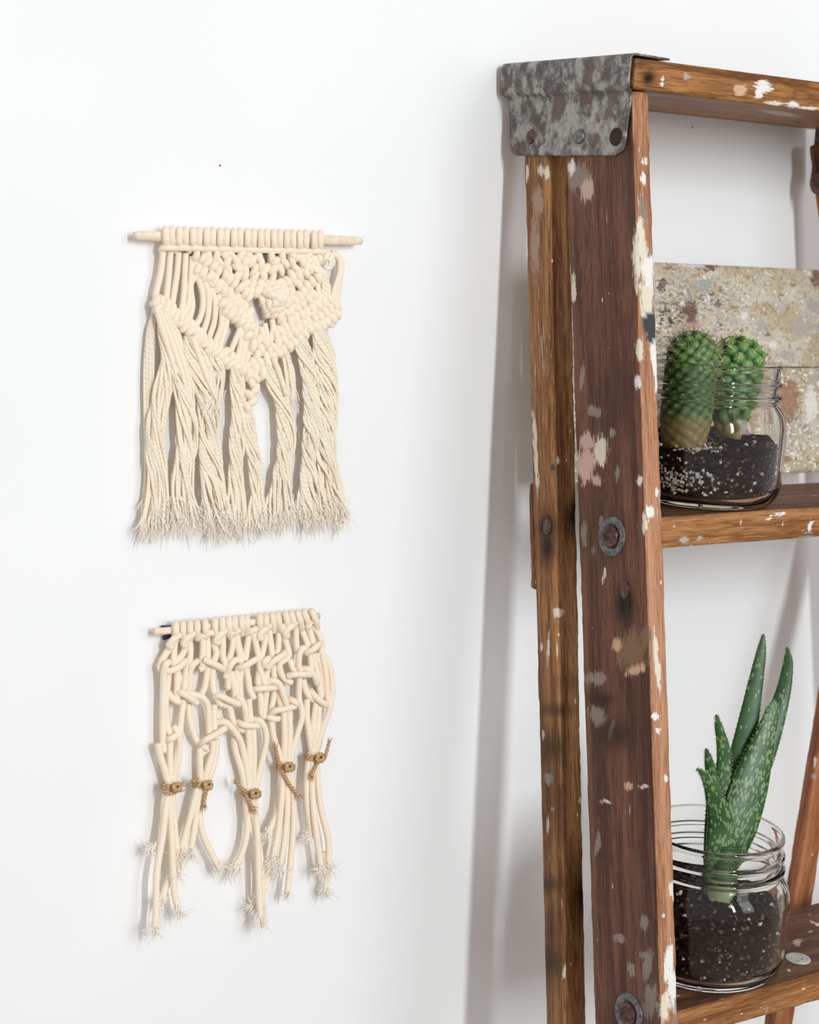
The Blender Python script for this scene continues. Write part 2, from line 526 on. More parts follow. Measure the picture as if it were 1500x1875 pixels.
# ------------------------------------------------------------------ the stepladder
BETA = math.radians(8.0); SIG = math.radians(3.6); TILT = math.radians(6.1)
A0 = CAM + ray(1157, 165) * 0.98                       # top outer front corner of the left stile
DN = np.array([-math.tan(SIG), -math.tan(BETA), -1.0])  # one metre of drop along the left stile
DNR = np.array([math.tan(SIG), -math.tan(BETA), -1.0])
BK = np.array([0, math.cos(TILT), math.sin(TILT)])      # front to back across cap and steps
BUP = np.array([0, -math.sin(TILT), math.cos(TILT)])
XA = np.array([1.0, 0, 0])
NSIDE = np.cross([0, 1, 0], DN); NSIDE /= np.linalg.norm(NSIDE)
NFRONT = np.array([0, -math.cos(BETA), math.sin(BETA)])
W_TOP = 0.278                                           # outer width at the top
A1 = A0 + XA * W_TOP
DROP = A0[2] - FLOOR_Z
STILE_T = 0.0135

ladder = thing('stepladder', (A0[0] + W_TOP / 2, A0[1] - 0.12, FLOOR_Z),
               'tall paint-spattered brown wooden stepladder folded and leaning on the white wall', 'ladder')


def axis_coords(L, r, step, fine_to=None, coarse=0.06):
    c = [0.0, r * 0.3, r]
    x = r
    while True:
        x += step if (fine_to is None or x < fine_to) else coarse
        if x >= L - r - step * 0.3: break
        c.append(x)
    c += [L - r, L - r * 0.3, L]
    return c


def board(name, O, ux, vy, wz, a, bdim, L, mat, r=0.0015, step=0.0026, fine_to=None, taper=None, blobs=(), stain_shades=(), seed=0, front_tone=None, wear=0.0007, parent=ladder, gdir=2, warp=None, taper_len=None):
    """rounded box in axes ux (0..a), vy (0..bdim), wz (0..L); carries grain coordinates and paint"""
    cu = axis_coords(a, r, max(step, a / 40)); cv = axis_coords(bdim, r, step); cw = axis_coords(L, r, step, fine_to)
    nu, nv, nw = len(cu), len(cv), len(cw)
    idx = {}; loc = []; faces = []

    def vid(i, j, k):
        q = (i, j, k)
        if q not in idx:
            idx[q] = len(loc); loc.append((cu[i], cv[j], cw[k]))
        return idx[q]
    for j in range(nv - 1):
        for k in range(nw - 1):
            faces.append((vid(0, j, k), vid(0, j, k + 1), vid(0, j + 1, k + 1), vid(0, j + 1, k)))
            e = nu - 1
            faces.append((vid(e, j, k), vid(e, j + 1, k), vid(e, j + 1, k + 1), vid(e, j, k + 1)))
    for i in range(nu - 1):
        for k in range(nw - 1):
            faces.append((vid(i, 0, k), vid(i + 1, 0, k), vid(i + 1, 0, k + 1), vid(i, 0, k + 1)))
            e = nv - 1
            faces.append((vid(i, e, k), vid(i, e, k + 1), vid(i + 1, e, k + 1), vid(i + 1, e, k)))
    for i in range(nu - 1):
        for j in range(nv - 1):
            faces.append((vid(i, j, 0), vid(i, j + 1, 0), vid(i + 1, j + 1, 0), vid(i + 1, j, 0)))
            e = nw - 1
            faces.append((vid(i, j, e), vid(i + 1, j, e), vid(i + 1, j + 1, e), vid(i, j + 1, e)))
    P = np.array(loc); D = np.array([a, bdim, L])
    inner = np.clip(P, r, D - r)
    dl = P - inner
    ln = np.linalg.norm(dl, axis=1)
    nrm = dl / np.maximum(ln, 1e-9)[:, None]
    Q = inner + nrm * r
    edge = (np.abs(dl) > r * 0.2).sum(axis=1) > 1
    if wear:
        for n_ in range(len(Q)):
            q = Q[n_]
            if edge[n_]:
                h = mnoise.noise(Vector((q[0] * 60 + seed, q[1] * 60, q[2] * 45))) + 0.6 * mnoise.noise(Vector((q[0] * 190, q[1] * 190 + seed, q[2] * 160)))
                Q[n_] = q - nrm[n_] * wear * max(0.0, h + 0.25)
            else:
                Q[n_] = q + nrm[n_] * wear * 0.25 * mnoise.noise(Vector((q[0] * 30 + seed, q[1] * 30, q[2] * 12)))
    Q0 = Q.copy()
    if warp is not None: Q = warp(Q)
    if taper is not None:
        Q[:, 1] = Q[:, 1] * (1 + (taper - 1) * np.clip(Q[:, 2] / (taper_len or L), 0, 1))
    W = np.asarray(O) + Q[:, :1] * ux + Q[:, 1:2] * vy + Q[:, 2:3] * wz
    rel = np.array(root_of(parent))
    me = bpy.data.meshes.new(name)
    me.from_pydata([tuple(p) for p in (W - rel)], [], faces)
    n = len(W)
    g = Q0 + np.array([seed * 1.37, seed * 0.71, seed * 2.13])
    g = np.roll(g, 2 - gdir, axis=1)
    at = me.attributes.new('gc', 'FLOAT_VECTOR', 'POINT'); at.data.foreach_set('vector', g.astype(np.float32).ravel())
    wn = nrm[:, :1] * ux + nrm[:, 1:2] * vy + nrm[:, 2:3] * wz
    see = (wn * (CAM - W)).sum(axis=1) > 0
    px, py = project(W)
    pc = np.zeros((n, 4)); best = np.full(n, -9.0)
    for (x, y, rx, ry, ang, col) in blobs:
        ca, sa = math.cos(math.radians(ang)), math.sin(math.radians(ang))
        dx, dy = px - x, py - y
        fld = 1.0 - np.sqrt(((dx * ca + dy * sa) / rx) ** 2 + ((-dx * sa + dy * ca) / ry) ** 2) * 0.55
        fld = np.where(see, fld, -1)
        w_ = fld > best
        best[w_] = fld[w_]
        pc[w_, :3] = col
    pc[:, 3] = np.clip(best, 0, 1) if len(blobs) else 0
    at = me.attributes.new('paint', 'FLOAT_COLOR', 'POINT'); at.data.foreach_set('color', pc.astype(np.float32).ravel())
    st = np.zeros(n)
    for (x, y, rx, ry, s) in stain_shades:
        st = np.maximum(st, np.where(see, s * np.exp(-(((px - x) / rx) ** 2 + ((py - y) / ry) ** 2)), 0))
    at = me.attributes.new('stain_shade', 'FLOAT', 'POINT'); at.data.foreach_set('value', st.astype(np.float32))
    bv = np.zeros(n) if front_tone is None else np.clip(front_tone(nrm), 0, 1)
    at = me.attributes.new('front_tone', 'FLOAT', 'POINT'); at.data.foreach_set('value', bv.astype(np.float32))
    me.polygons.foreach_set('use_smooth', [True] * len(me.polygons))
    me.materials.append(mat); me.update()
    o = bpy.data.objects.new(name, me); COL.objects.link(o); o.parent = parent
    return o


CREAM = (0.72, 0.64, 0.52); WHITE = (0.78, 0.75, 0.70); PINK = (0.62, 0.40, 0.32); TAN = (0.235, 0.135, 0.078)
PEACH = (0.62, 0.39, 0.25); SLATE = (0.045, 0.052, 0.058); GREYW = (0.42, 0.38, 0.34); BLUSH = (0.55, 0.38, 0.32)
MAROON = (0.115, 0.035, 0.030); TEALG = (0.33, 0.35, 0.33)

HAZE = (0.27, 0.215, 0.175)
stile_blobs = [
    (1058, 325, 22, 28, 0, HAZE), (1075, 345, 14, 26, 0, BLUSH), (1048, 310, 8, 20, 0, WHITE),
    (1076, 808, 15, 18, 0, BLUSH), (1072, 850, 16, 34, 0, PINK), (1100, 825, 13, 30, 5, CREAM), (1092, 880, 10, 12, 0, BLUSH),
    (1122, 792, 6, 9, 0, HAZE), (1084, 752, 8, 10, 0, HAZE), (1096, 756, 6, 10, 0, HAZE), (1130, 868, 5, 15, 8, HAZE),
    (1156, 1192, 32, 38, 12, TAN), (1130, 1182, 11, 14, 0, PEACH), (1166, 1226, 24, 10, -25, PEACH), (1182, 1165, 10, 22, 0, TAN),
    (1092, 1242, 18, 14, 0, HAZE), (1094, 1310, 18, 18, 0, HAZE),
    (1151, 1440, 9, 9, 30, PEACH), (1110, 1468, 12, 4, 8, CREAM), (1119, 1338, 4, 22, 14, HAZE), (1180, 1440, 14, 4, 0, CREAM),
    (1134, 1718, 12, 8, 15, HAZE), (1156, 1775, 8, 15, -10, HAZE), (1186, 1765, 9, 30, 10, HAZE), (1180, 1750, 16, 5, 20, HAZE),
    (1192, 1835, 14, 32, 0, HAZE), (1094, 1545, 5, 20, 5, HAZE), (1120, 1622, 3, 8, 0, CREAM),
    (1168, 700, 8, 14, 0, WHITE), (1172, 880, 5, 10, 0, WHITE), (1066, 690, 5, 22, 8, HAZE), (1050, 530, 5, 26, 0, CREAM), (1070, 978, 6, 22, 0, HAZE),
    (1086, 1010, 4, 12, 0, HAZE), (1106, 1055, 3, 20, 12, CREAM), (1100, 955, 5, 9, 0, HAZE), (1180, 1690, 7, 16, 0, HAZE),
    # narrow front edge
    (1174, 430, 9, 60, 0, CREAM), (1166, 470, 8, 60, 0, CREAM), (1190, 500, 16, 44, 0, WHITE), (1185, 550, 15, 40, 0, CREAM), (1178, 395, 7, 40, 0, HAZE),
    (1191, 590, 17, 24, 0, SLATE), (1194, 612, 12, 18, 0, SLATE), (1200, 650, 10, 40, -4, WHITE), (1206, 690, 7, 34, 0, WHITE), (1172, 640, 7, 22, 0, CREAM),
    (1172, 270, 3, 11, 0, WHITE), (1181, 296, 5, 8, 0, WHITE), (1178, 328, 5, 12, 0, WHITE), (1208, 762, 6, 18, 0, CREAM), (1204, 903, 4, 9, 0, WHITE),
    (1189, 938, 8, 14, 0, WHITE), (1181, 960, 6, 20, 0, CREAM), (1222, 1098, 4, 14, 0, WHITE), (1201, 1195, 5, 48, -3, CREAM), (1206, 1235, 5, 40, -3, CREAM),
    (1200, 1312, 8, 8, 0, WHITE), (1204, 1338, 6, 6, 0, WHITE), (1219, 1425, 3, 9, 0, WHITE), (1234, 1630, 10, 18, 0, CREAM), (1214, 1675, 5, 5, 0, WHITE),
    (1243, 1690, 5, 26, 0, WHITE), (1225, 1760, 9, 44, 8, WHITE), (1232, 1810, 11, 44, -8, WHITE), (1216, 1845, 9, 30, 0, CREAM), (1240, 1850, 6, 40, 0, HAZE)]
stile_stains = [(1145, 1105, 16, 34, 0.9), (1121, 985, 34, 48, 0.25), (1150, 1865, 40, 40, 0.4), (1130, 1345, 40, 30, 0.5), (1100, 1280, 30, 12, 0.55)]

stile_front = lambda nr: np.clip(-nr[:, 1] * 1.6 - 0.2, 0, 1)  # front faces take the lighter pair of wood tones
board('stile', A0, XA, BK, DN, STILE_T, 0.0665, DROP, M_STILE, r=0.0016, step=0.0026, fine_to=0.60, taper=0.84, blobs=stile_blobs, stain_shades=stile_stains, seed=1, front_tone=stile_front, wear=0.0011)
board('stile', A1 - XA * STILE_T, XA, BK, DNR, STILE_T, 0.0665, DROP, M_STILE, r=0.0016, step=0.006, fine_to=0.5, taper=0.84, seed=5, front_tone=stile_front)

# rear legs, folded flat against the front frame
RB0 = 0.0815 / math.cos(BETA + TILT); RBW = 0.0280
DUST = (0.40, 0.26, 0.18)
rear_blobs = [(990, 312, 6, 12, 0, CREAM), (1002, 318, 4, 14, 0, CREAM), (985, 370, 12, 30, 0, DUST), (980, 450, 9, 60, 0, DUST), (966, 318, 3, 18, 0, CREAM),
              (1023, 843, 4, 9, 0, WHITE), (1012, 855, 4, 9, 0, SLATE), (979, 800, 4, 60, -3, CREAM), (983, 860, 4, 50, -3, CREAM),
              (1004, 1190, 3, 36, 3, CREAM), (992, 1182, 2, 10, 0, CREAM), (1020, 1195, 2, 18, 0, CREAM), (1005, 1425, 9, 12, 0, GREYW), (1003, 1510, 3, 18, 0, CREAM),
              (1012, 1482, 5, 4, 0, PEACH), (995, 1345, 3, 12, 0, CREAM), (1023, 1120, 10, 9, 0, CREAM), (1066, 1466, 8, 8, 0, GREYW), (1033, 1780, 4, 14, 12, WHITE)]
rear_stains_shade = [(1001, 965, 16, 26, 0.9), (1002, 1000, 14, 34, 0.75), (1062, 945, 24, 36, 0.9), (1006, 1620, 30, 18, 0.5), (1068, 1640, 20, 60, 0.7), (1008, 1450, 18, 90, 0.35), (1012, 1700, 16, 60, 0.4), (1012, 1370, 30, 40, 0.5), (1020, 1300, 40, 14, 0.5), (1010, 1760, 30, 40, 0.5), (1050, 1250, 30, 20, 0.3)]  # dark mark beside the upper step's end is shade put into the colour
RTOP = 0.012
R0 = A0 + DN * RTOP + BK * RB0 - BK * 0.0
# the rear frame opens a few millimetres towards the floor
DNB = DN + np.array([0, 0.0165, 0])
DNBR = DNR + np.array([0, 0.0165, 0])
board('rear_leg', R0, XA, BK, DNB, 0.0185, RBW, DROP - RTOP, M_REAR, r=0.0030, step=0.0026, fine_to=0.60, taper=0.70, taper_len=0.55, blobs=rear_blobs, stain_shades=rear_stains_shade, seed=2, wear=0.0010)
board('rear_leg', A1 + DNR * RTOP + BK * RB0 - XA * 0.0185, XA, BK, DNBR, 0.0185, RBW, DROP - RTOP, M_REAR, r=0.0045, step=0.004, fine_to=0.2, taper=0.70, taper_len=0.55, seed=6, stain_shades=[(1500, 300, 20, 30, .6)])

# cap board
cap_o = A0 + XA * -0.0018 + BK * -0.0035 + BUP * 0.0004
CAP_W = W_TOP + 0.0036; CAP_D = 0.1275; CAP_T = 0.0182
cap_blobs = [(1212, 145, 4, 15, 2, WHITE), (1188, 145, 4, 4, 0, WHITE), (1258, 138, 7, 7, 0, GREYW), (1356, 166, 14, 13, 0, PEACH), (1398, 158, 16, 13, 0, WHITE), (1390, 172, 8, 12, 0, WHITE),
             (1418, 188, 26, 5, 8, CREAM), (1452, 192, 14, 6, 5, WHITE), (1480, 199, 18, 3, 6, WHITE), (1497, 196, 8, 4, 0, WHITE), (1430, 208, 40, 4, 8, BLUSH)]
cap = board('cap_board', cap_o, BK, BUP, XA, CAP_D, CAP_T, CAP_W, M_CAP, r=0.0014, step=0.003, blobs=cap_blobs, stain_shades=[(1187, 143, 12, 14, 0.85), (1170, 120, 10, 8, .4)], seed=3, wear=0.0010)

# steps
STEP_T = 0.0195; STEP_D = 0.079
step_blobs = {0: [(1300, 990, 5, 4, 0, WHITE), (1425, 943, 16, 5, -10, WHITE), (1408, 949, 6, 6, 0, WHITE), (1238, 962, 3, 12, 0, CREAM), (1358, 968, 2.5, 22, 0, WHITE), (1484, 965, 3, 14, 0, WHITE),
                  (1254, 990, 9, 7, 0, GREYW), (1282, 985, 7, 5, 0, GREYW), (1432, 958, 2, 10, 0, CREAM), (1312, 998, 4, 5, 0, CREAM), (1492, 957, 7, 4, 0, WHITE)],
              1: [(1460, 1725, 9, 7, 0, GREYW), (1484, 1706, 4, 3, 0, CREAM), (1488, 1688, 4, 4, 0, CREAM), (1445, 1776, 4, 3, 0, CREAM), (1402, 1845, 4, 14, 0, GREYW), (1499, 1693, 6, 3, 0, CREAM)]}
def notch(Q):
    # the back corners are sawn off at an angle to clear the rear legs
    Q = Q.copy(); w_ = Q[:, 2].max()
    cut = np.maximum(0, Q[:, 0] - 0.050) * 1.6
    Q[:, 2] = np.clip(Q[:, 2], cut, w_ - cut)
    return Q


for k in range(5):
    dr = (A0[2] - 1.213) + 0.285 * k
    Lft = A0 + DN * dr; Rgt = A1 + DNR * dr
    o = Lft + XA * (STILE_T - 0.003) + BK * 0.0010 - BUP * STEP_T
    wdt = (Rgt[0] - Lft[0]) - 2 * (STILE_T - 0.003)
    vis = k < 2
    board('step', o, BK, BUP, XA, STEP_D, STEP_T, wdt, M_STEP, r=0.0018, step=0.003 if vis else 0.012, blobs=step_blobs.get(k, ()), seed=8 + k, front_tone=lambda nr: np.clip(-nr[:, 0] * 1.5, 0, 1), wear=0.0010, warp=notch)

# two paint-crusted planks of the folded paint shelf behind the top step
def fplane(fd): return A0 - NFRONT * fd
FD = 0.104
V_DN = np.array([0, -math.sin(BETA), -math.cos(BETA)]); V_BK = -NFRONT
pl_top = on_plane(1300, 484.5, fplane(FD), NFRONT); pl_mid = on_plane(1450, 673, fplane(FD), NFRONT); pl_bot = on_plane(1470, 866, fplane(FD), NFRONT)
plank_blobs = [(1262, 566, 16, 15, 0, MAROON), (1268, 585, 11, 10, 0, MAROON), (1272, 592, 14, 9, 0, (0.50, 0.24, 0.20)), (1298, 489, 18, 8, 0, MAROON), (1224, 490, 10, 6, 0, (0.30, 0.14, 0.10)),
               (1212, 524, 10, 12, 0, MAROON), (1288, 520, 22, 14, 0, TEALG), (1253, 535, 3, 6, 0, WHITE), (1251, 556, 6, 7, 0, WHITE), (1298, 546, 4, 6, 0, WHITE), (1270, 487, 34, 4, 0, WHITE),
               (1315, 555, 7, 8, 0, (0.10, 0.095, 0.10)), (1359, 607, 9, 2.5, 45, (0.06, 0.035, 0.03)), (1495, 505, 14, 22, 0, (0.18, 0.08, 0.05)), (1480, 498, 10, 8, 0, WHITE),
               (1440, 650, 16, 10, 0, GREYW), (1416, 632, 8, 7, 0, WHITE), (1362, 580, 10, 8, 0, WHITE), (1450, 649, 3, 3, 0, (0.03, 0.03, 0.03)), (1408, 612, 4, 7, 0, (0.12, 0.11, 0.10)),
               (1470, 600, 20, 24, 0, GREYW), (1490, 560, 18, 16, 0, GREYW), (1395, 592, 12, 10, 0, GREYW)]
plank_blobs2 = [(1442, 735, 24, 44, 0, (0.30, 0.145, 0.075)), (1415, 710, 16, 30, 0, (0.26, 0.14, 0.08)), (1485, 740, 12, 30, 0, WHITE), (1440, 840, 12, 6, 0, (0.30, 0.15, 0.09)), (1492, 690, 14, 10, 0, GREYW), (1350, 760, 60, 60, 0, (0.42, 0.27, 0.17))]
plank_st = [(1225, 590, 40, 55, 1.0), (1300, 545, 34, 34, 0.8), (1240, 540, 30, 26, 0.7), (1322, 590, 12, 24, 0.9)]
for q0, q1, bl, sd in ((pl_top, pl_mid, plank_blobs, 21), (pl_mid, pl_bot, plank_blobs2, 22)):
    dr0 = A0[2] - q0[2]
    xl = (A0 + DN * dr0)[0] + 0.0190; xr = (A1 + DNR * dr0)[0] - 0.0190
    ln = np.linalg.norm((q1 - q0)[1:]) - 0.0006
    o = np.array([xl, q0[1], q0[2]])
    board('shelf_plank', o, V_BK, V_DN, XA, 0.011, ln, xr - xl, M_SPLAT, r=0.0010, step=0.003, blobs=bl, stain_shades=plank_st if sd == 21 else (), seed=sd, wear=0.0008)

# slanting brace behind the lower step
BFD = 0.1035
b0 = on_plane(1421, 1865, fplane(BFD), NFRONT); b1 = on_plane(1500, 1392, fplane(BFD), NFRONT)
b0 = on_plane(1421, 1865, fplane(BFD), NFRONT); b1 = on_plane(1453, 1665, fplane(BFD), NFRONT)
bd = (b1 - b0) / np.linalg.norm(b1 - b0)
bl_ = (1.262 - b0[2] + 0.55) / bd[2]
bo = b0 - bd * (0.55 / bd[2])
board('diagonal_brace', bo, XA, V_BK, bd, 0.0185, 0.011, bl_, M_BRACE, r=0.0015, step=0.004, seed=31, blobs=[(1492, 1395, 5, 9, 0, WHITE), (1490, 1420, 4, 6, 0, GREYW)])

# small chamfered cleat on the back of the left rear leg
c0 = A0 + DN * 0.252 + BK * ((0.1082) / math.cos(BETA + TILT)) + XA * 0.001
cleat = board('wooden_cleat', c0, XA, BK, DN + np.array([0, 0.012, 0]), 0.012, 0.0062, 0.068, M_REAR, r=0.0022, step=0.003, seed=33)


# metal corner bracket over the left end of the cap
def bracket():
    prof = [(0.0235, 0.0200, 0), (0.012, 0.0203, 0), (0.002, 0.0205, 0), (-0.0026, 0.0205, 0), (-0.0052, 0.0200, 0), (-0.0062, 0.0187, 0), (-0.0066, 0.0165, 0), (-0.0066, 0.012, 0), (-0.0066, 0.007, 0),
            (-0.0065, 0.0030, 0), (-0.0058, 0.0008, 0.15), (-0.0036, -0.0006, 0.6), (-0.0027, -0.0014, 0.9), (-0.0023, -0.0030, 1), (-0.0021, -0.006, 1)]
    for q in range(1, 15):
        prof.append((-0.0021 + 0.0001 * q, -0.006 - 0.0325 * q / 14, 1))
    cols = 60; P = []
    zb = -0.0385
    for (x, z, lower) in prof:
        v0u, v1u = -0.0048, 0.1262
        t = (z - (-0.001)) / (zb + 0.001)
        t = min(max(t, 0), 1)
        v0l, v1l = -0.0030 + 0.0015 * t, 0.1225 - 0.0085 * t
        # rounded lower corners
        dz = z - zb
        rc = 0.0085
        if lower and dz < rc: v0l += rc - math.sqrt(max(rc * rc - (rc - dz) ** 2, 0))
        rc = 0.006
        if lower and dz < rc: v1l -= rc - math.sqrt(max(rc * rc - (rc - dz) ** 2, 0))
        v0 = v0u + (v0l - v0u) * lower; v1 = v1u + (v1l - v1u) * lower
        for i in range(cols):
            s = i / (cols - 1)
            v = v0 + (v1 - v0) * s
            wob = 0.0006 * mnoise.noise(Vector((v * 45, z * 70, 3.1))) + 0.0002 * mnoise.noise(Vector((v * 160, z * 160, 1.1)))
            side = DN * (-min(z, 0)) * np.array([1, 0, 0])
            P.append(A0 + XA * (x + (-wob if x < 0.001 else 0)) + BK * v + BUP * (z + (wob if x >= 0.001 else 0)) + side)
    b = MB(); b.grid(P, cols, len(prof))
    o = b.build('corner_bracket', M_METAL, ladder)
    md = o.modifiers.new('thickness', 'SOLIDIFY'); md.thickness = 0.0012; md.offset = 0
    return o


brk = bracket()


def side_frame(px, py, out):
    P = on_plane(px, py, A0 + NSIDE * out, NSIDE)
    z = Vector(NSIDE); x = Vector((0, 1, 0)); y = z.cross(x)
    return Matrix(((x[0], y[0], z[0], P[0]), (x[1], y[1], z[1], P[1]), (x[2], y[2], z[2], P[2]), (0, 0, 0, 1)))


for (px, py) in ((973, 251), (1061, 250)):
    b = MB(); b.lathe([(0.0046, -0.0005), (0.0047, 0.0003), (0.0040, 0.0013), (0.0026, 0.0019), (0.0012, 0.0021), (0.0001, 0.0021)], 24)
    b.build('rivet', M_WASHER if px > 1000 else M_RUST, brk, side_frame(px, py, 0.0024))
b = MB(); b.lathe([(0.0001, 0.0002), (0.0042, 0.0003), (0.0048, 0.0006), (0.0052, 0.0003), (0.0055, -0.0003)], 24)
h = b.build('rivet_hole', M_HOLE, brk, side_frame(1127, 250, 0.0026)); h['label'] = 'empty dark hole where a rivet is missing'

# bolts with washers through the stile, square-cut nails
for (px, py) in ((1121, 982), (1152, 1856)):
    b = MB(); b.lathe([(0.0066, 0.0), (0.0080, 0.0011), (0.0098, 0.0016), (0.0116, 0.0012), (0.0122, 0.0)], 36)
    wsh = b.build('washer', M_WASHER, ladder, side_frame(px, py, 0.0002))
    b = MB(); b.lathe([(0.0069, 0.0002), (0.0066, 0.0020), (0.0052, 0.0030), (0.0042, 0.0018), (0.0030, 0.0010), (0.0001, 0.0012)], 24)
    b.build('bolt_head', M_RUST, wsh, side_frame(px, py, 0.0002))
for (px, py, r) in ((1145, 1080, 0.0036),):
    b = MB(); b.lathe([(r, -0.0002), (r, 0.0006), (r * .7, 0.0010), (0.0001, 0.0010)], 16)
    b.build('nail_head', M_RUST, ladder, side_frame(px, py, 0.0002) @ Matrix.Scale(1.5, 4, (0, 1, 0)))
b = MB(); b.lathe([(0.0036, -0.0002), (0.0036, 0.0006), (0.0024, 0.0010), (0.0001, 0.0010)], 16)
b.build('nail_head', M_RUST, ladder, side_frame(1002, 963, 0.0004) @ Matrix.Scale(1.6, 4, (0, 1, 0)))

# hinge disc at the top of the right rear leg (only its dark edge shows)
Pq = A1 + DNR * 0.040 + BK * (RB0 + 0.018) - XA * 0.0185
b = MB(); b.lathe([(0.0095, -0.001), (0.0095, 0.002), (0.006, 0.003), (0.0001, 0.003)], 24)
b.build('pivot_bolt', M_RUST, ladder, Matrix.Translation(Vector(Pq)) @ Matrix.Rotation(-PI / 2, 4, 'Y'))
# plate on the outside of the right end, as on the left
b = MB()
Pp = []
for z in (0.0200, 0.0203, 0.012, 0.0, -0.012, -0.026, -0.0385):
    for i in range(20):
        v = -0.003 + 0.124 * i / 19
        xo = -0.02 if z == 0.0200 else 0.003
        Pp.append(A1 + XA * xo + BK * v + BUP * z)
b.grid(Pp, 20, 7)
o = b.build('corner_bracket', M_METAL, ladder); md = o.modifiers.new('thickness', 'SOLIDIFY'); md.thickness = 0.0012; md.offset = 0

# pale round sticker on the lower step
dr = (A0[2] - 1.213) + 0.285
SO = A0 + DN * dr + BK * 0.001
Ps = on_plane(1461.5, 1755.5, SO, BUP)
MS = Matrix(((1, 0, 0, Ps[0]), (0, BK[1], BUP[1], Ps[1]), (0, BK[2], BUP[2], Ps[2]), (0, 0, 0, 1)))
b = MB(); b.lathe([(0.0001, 0.0006), (0.0072, 0.0006), (0.0078, 0.0005), (0.0080, 0.0)], 40)
stk = b.build('round_sticker', M_STICK, ladder, MS); stk['label'] = 'pale grey round sticker'
b = MB()
rng = random.Random(4)
for q in range(9):
    x0, y0 = rng.uniform(-.005, .005), rng.uniform(-.004, .004)
    b.tube(smooth_path([(x0, y0, .0007), (x0 + rng.uniform(-.002, .002), y0 + rng.uniform(-.002, .002), .0007), (x0 + rng.uniform(-.003, .003), y0 + rng.uniform(-.002, .002), .0007)], 3), 0.00018, 4)
b.build('ink_scribble', M_INK, stk, MS)

# ------------------------------------------------------------------ glass jars
JAR_OUT = [(0.001, 0.0016), (0.020, 0.0014), (0.031, 0.0004), (0.035, 0.0002), (0.0385, 0.0012), (0.0415, 0.0035), (0.0438, 0.0070), (0.0450, 0.0115), (0.0454, 0.0160), (0.0455, 0.0300), (0.0455, 0.0430),
           (0.0452, 0.0475), (0.0443, 0.0515), (0.0428, 0.0548), (0.0408, 0.0575), (0.0394, 0.0592), (0.0390, 0.0606), (0.0394, 0.0616), (0.0408, 0.0622), (0.0413, 0.0630), (0.0413, 0.0642), (0.0406, 0.0650), (0.0390, 0.0656),
           (0.0388, 0.0672), (0.0389, 0.0690), (0.0394, 0.0697), (0.0404, 0.0702), (0.0407, 0.0711), (0.0404, 0.0720), (0.0393, 0.0727), (0.0390, 0.0745), (0.0391, 0.0790), (0.0396, 0.0802), (0.0397, 0.0816), (0.0391, 0.0826), (0.0383, 0.0829)]
JAR_IN = [(0.0374, 0.0826), (0.0368, 0.0816), (0.0366, 0.0780), (0.0364, 0.0660), (0.0366, 0.0610), (0.0378, 0.0580), (0.0402, 0.0545), (0.0418, 0.0510), (0.0427, 0.0465), (0.0429, 0.0420), (0.0429, 0.0160), (0.0424, 0.0120), (0.0408, 0.0085), (0.0380, 0.0062), (0.0330, 0.0052), (0.0200, 0.0062), (0.001, 0.0066)]


def dense(prof, n=3):
    out = []
    P = [np.array([p[0], p[1], 0.0]) for p in prof]
    for p in smooth_path(P, n): out.append((max(p[0], 0.0004), p[1]))
    return out


def inner_r(z):
    pts = sorted([(q[1], q[0]) for q in JAR_IN[:14]])
    return float(np.interp(z, [p[0] for p in pts], [p[1] for p in pts]))


def step_frame(k, px, py, fd, lift=0.0):
    """frame standing on step k, at the given depth behind the step's front edge, with px as its sideways place"""
    dr = (A0[2] - 1.213) + 0.285 * k
    o = A0 + DN * dr + BK * (0.001 + fd)
    n = np.array([0, 1, 0.0])
    r = ray(px, py)
    t = ((o - CAM) @ n) / (r @ n)
    x = (CAM + r * t)[0]
    P = np.array([x, o[1], o[2]]) + BUP * lift
    return Matrix(((1, 0, 0, P[0]), (0, BK[1], BUP[1], P[1]), (0, BK[2], BUP[2], P[2]), (0, 0, 0, 1)))


JS = Matrix.Scale(1.075, 4)
FJ1 = step_frame(0, 1284, 905, 0.040, 0.0002) @ JS
FJ2 = step_frame(1, 1285, 1780, 0.041, 0.0002) @ JS


def make_jar(F, label):
    t = thing('glass_jar', F.translation, label, 'jar', 'glass jars on the ladder steps')
    b = MB(); b.lathe(dense(JAR_OUT) + dense(JAR_IN), 96, closed=True)
    # close the two pinholes at the axis
    o = b.build('jar_glass', M_GLASS, t, F)
    return t


jar1 = make_jar(FJ1, 'squat clear glass jar of cacti on the upper step')
jar2 = make_jar(FJ2, 'squat clear glass jar holding the aloe on the lower step')


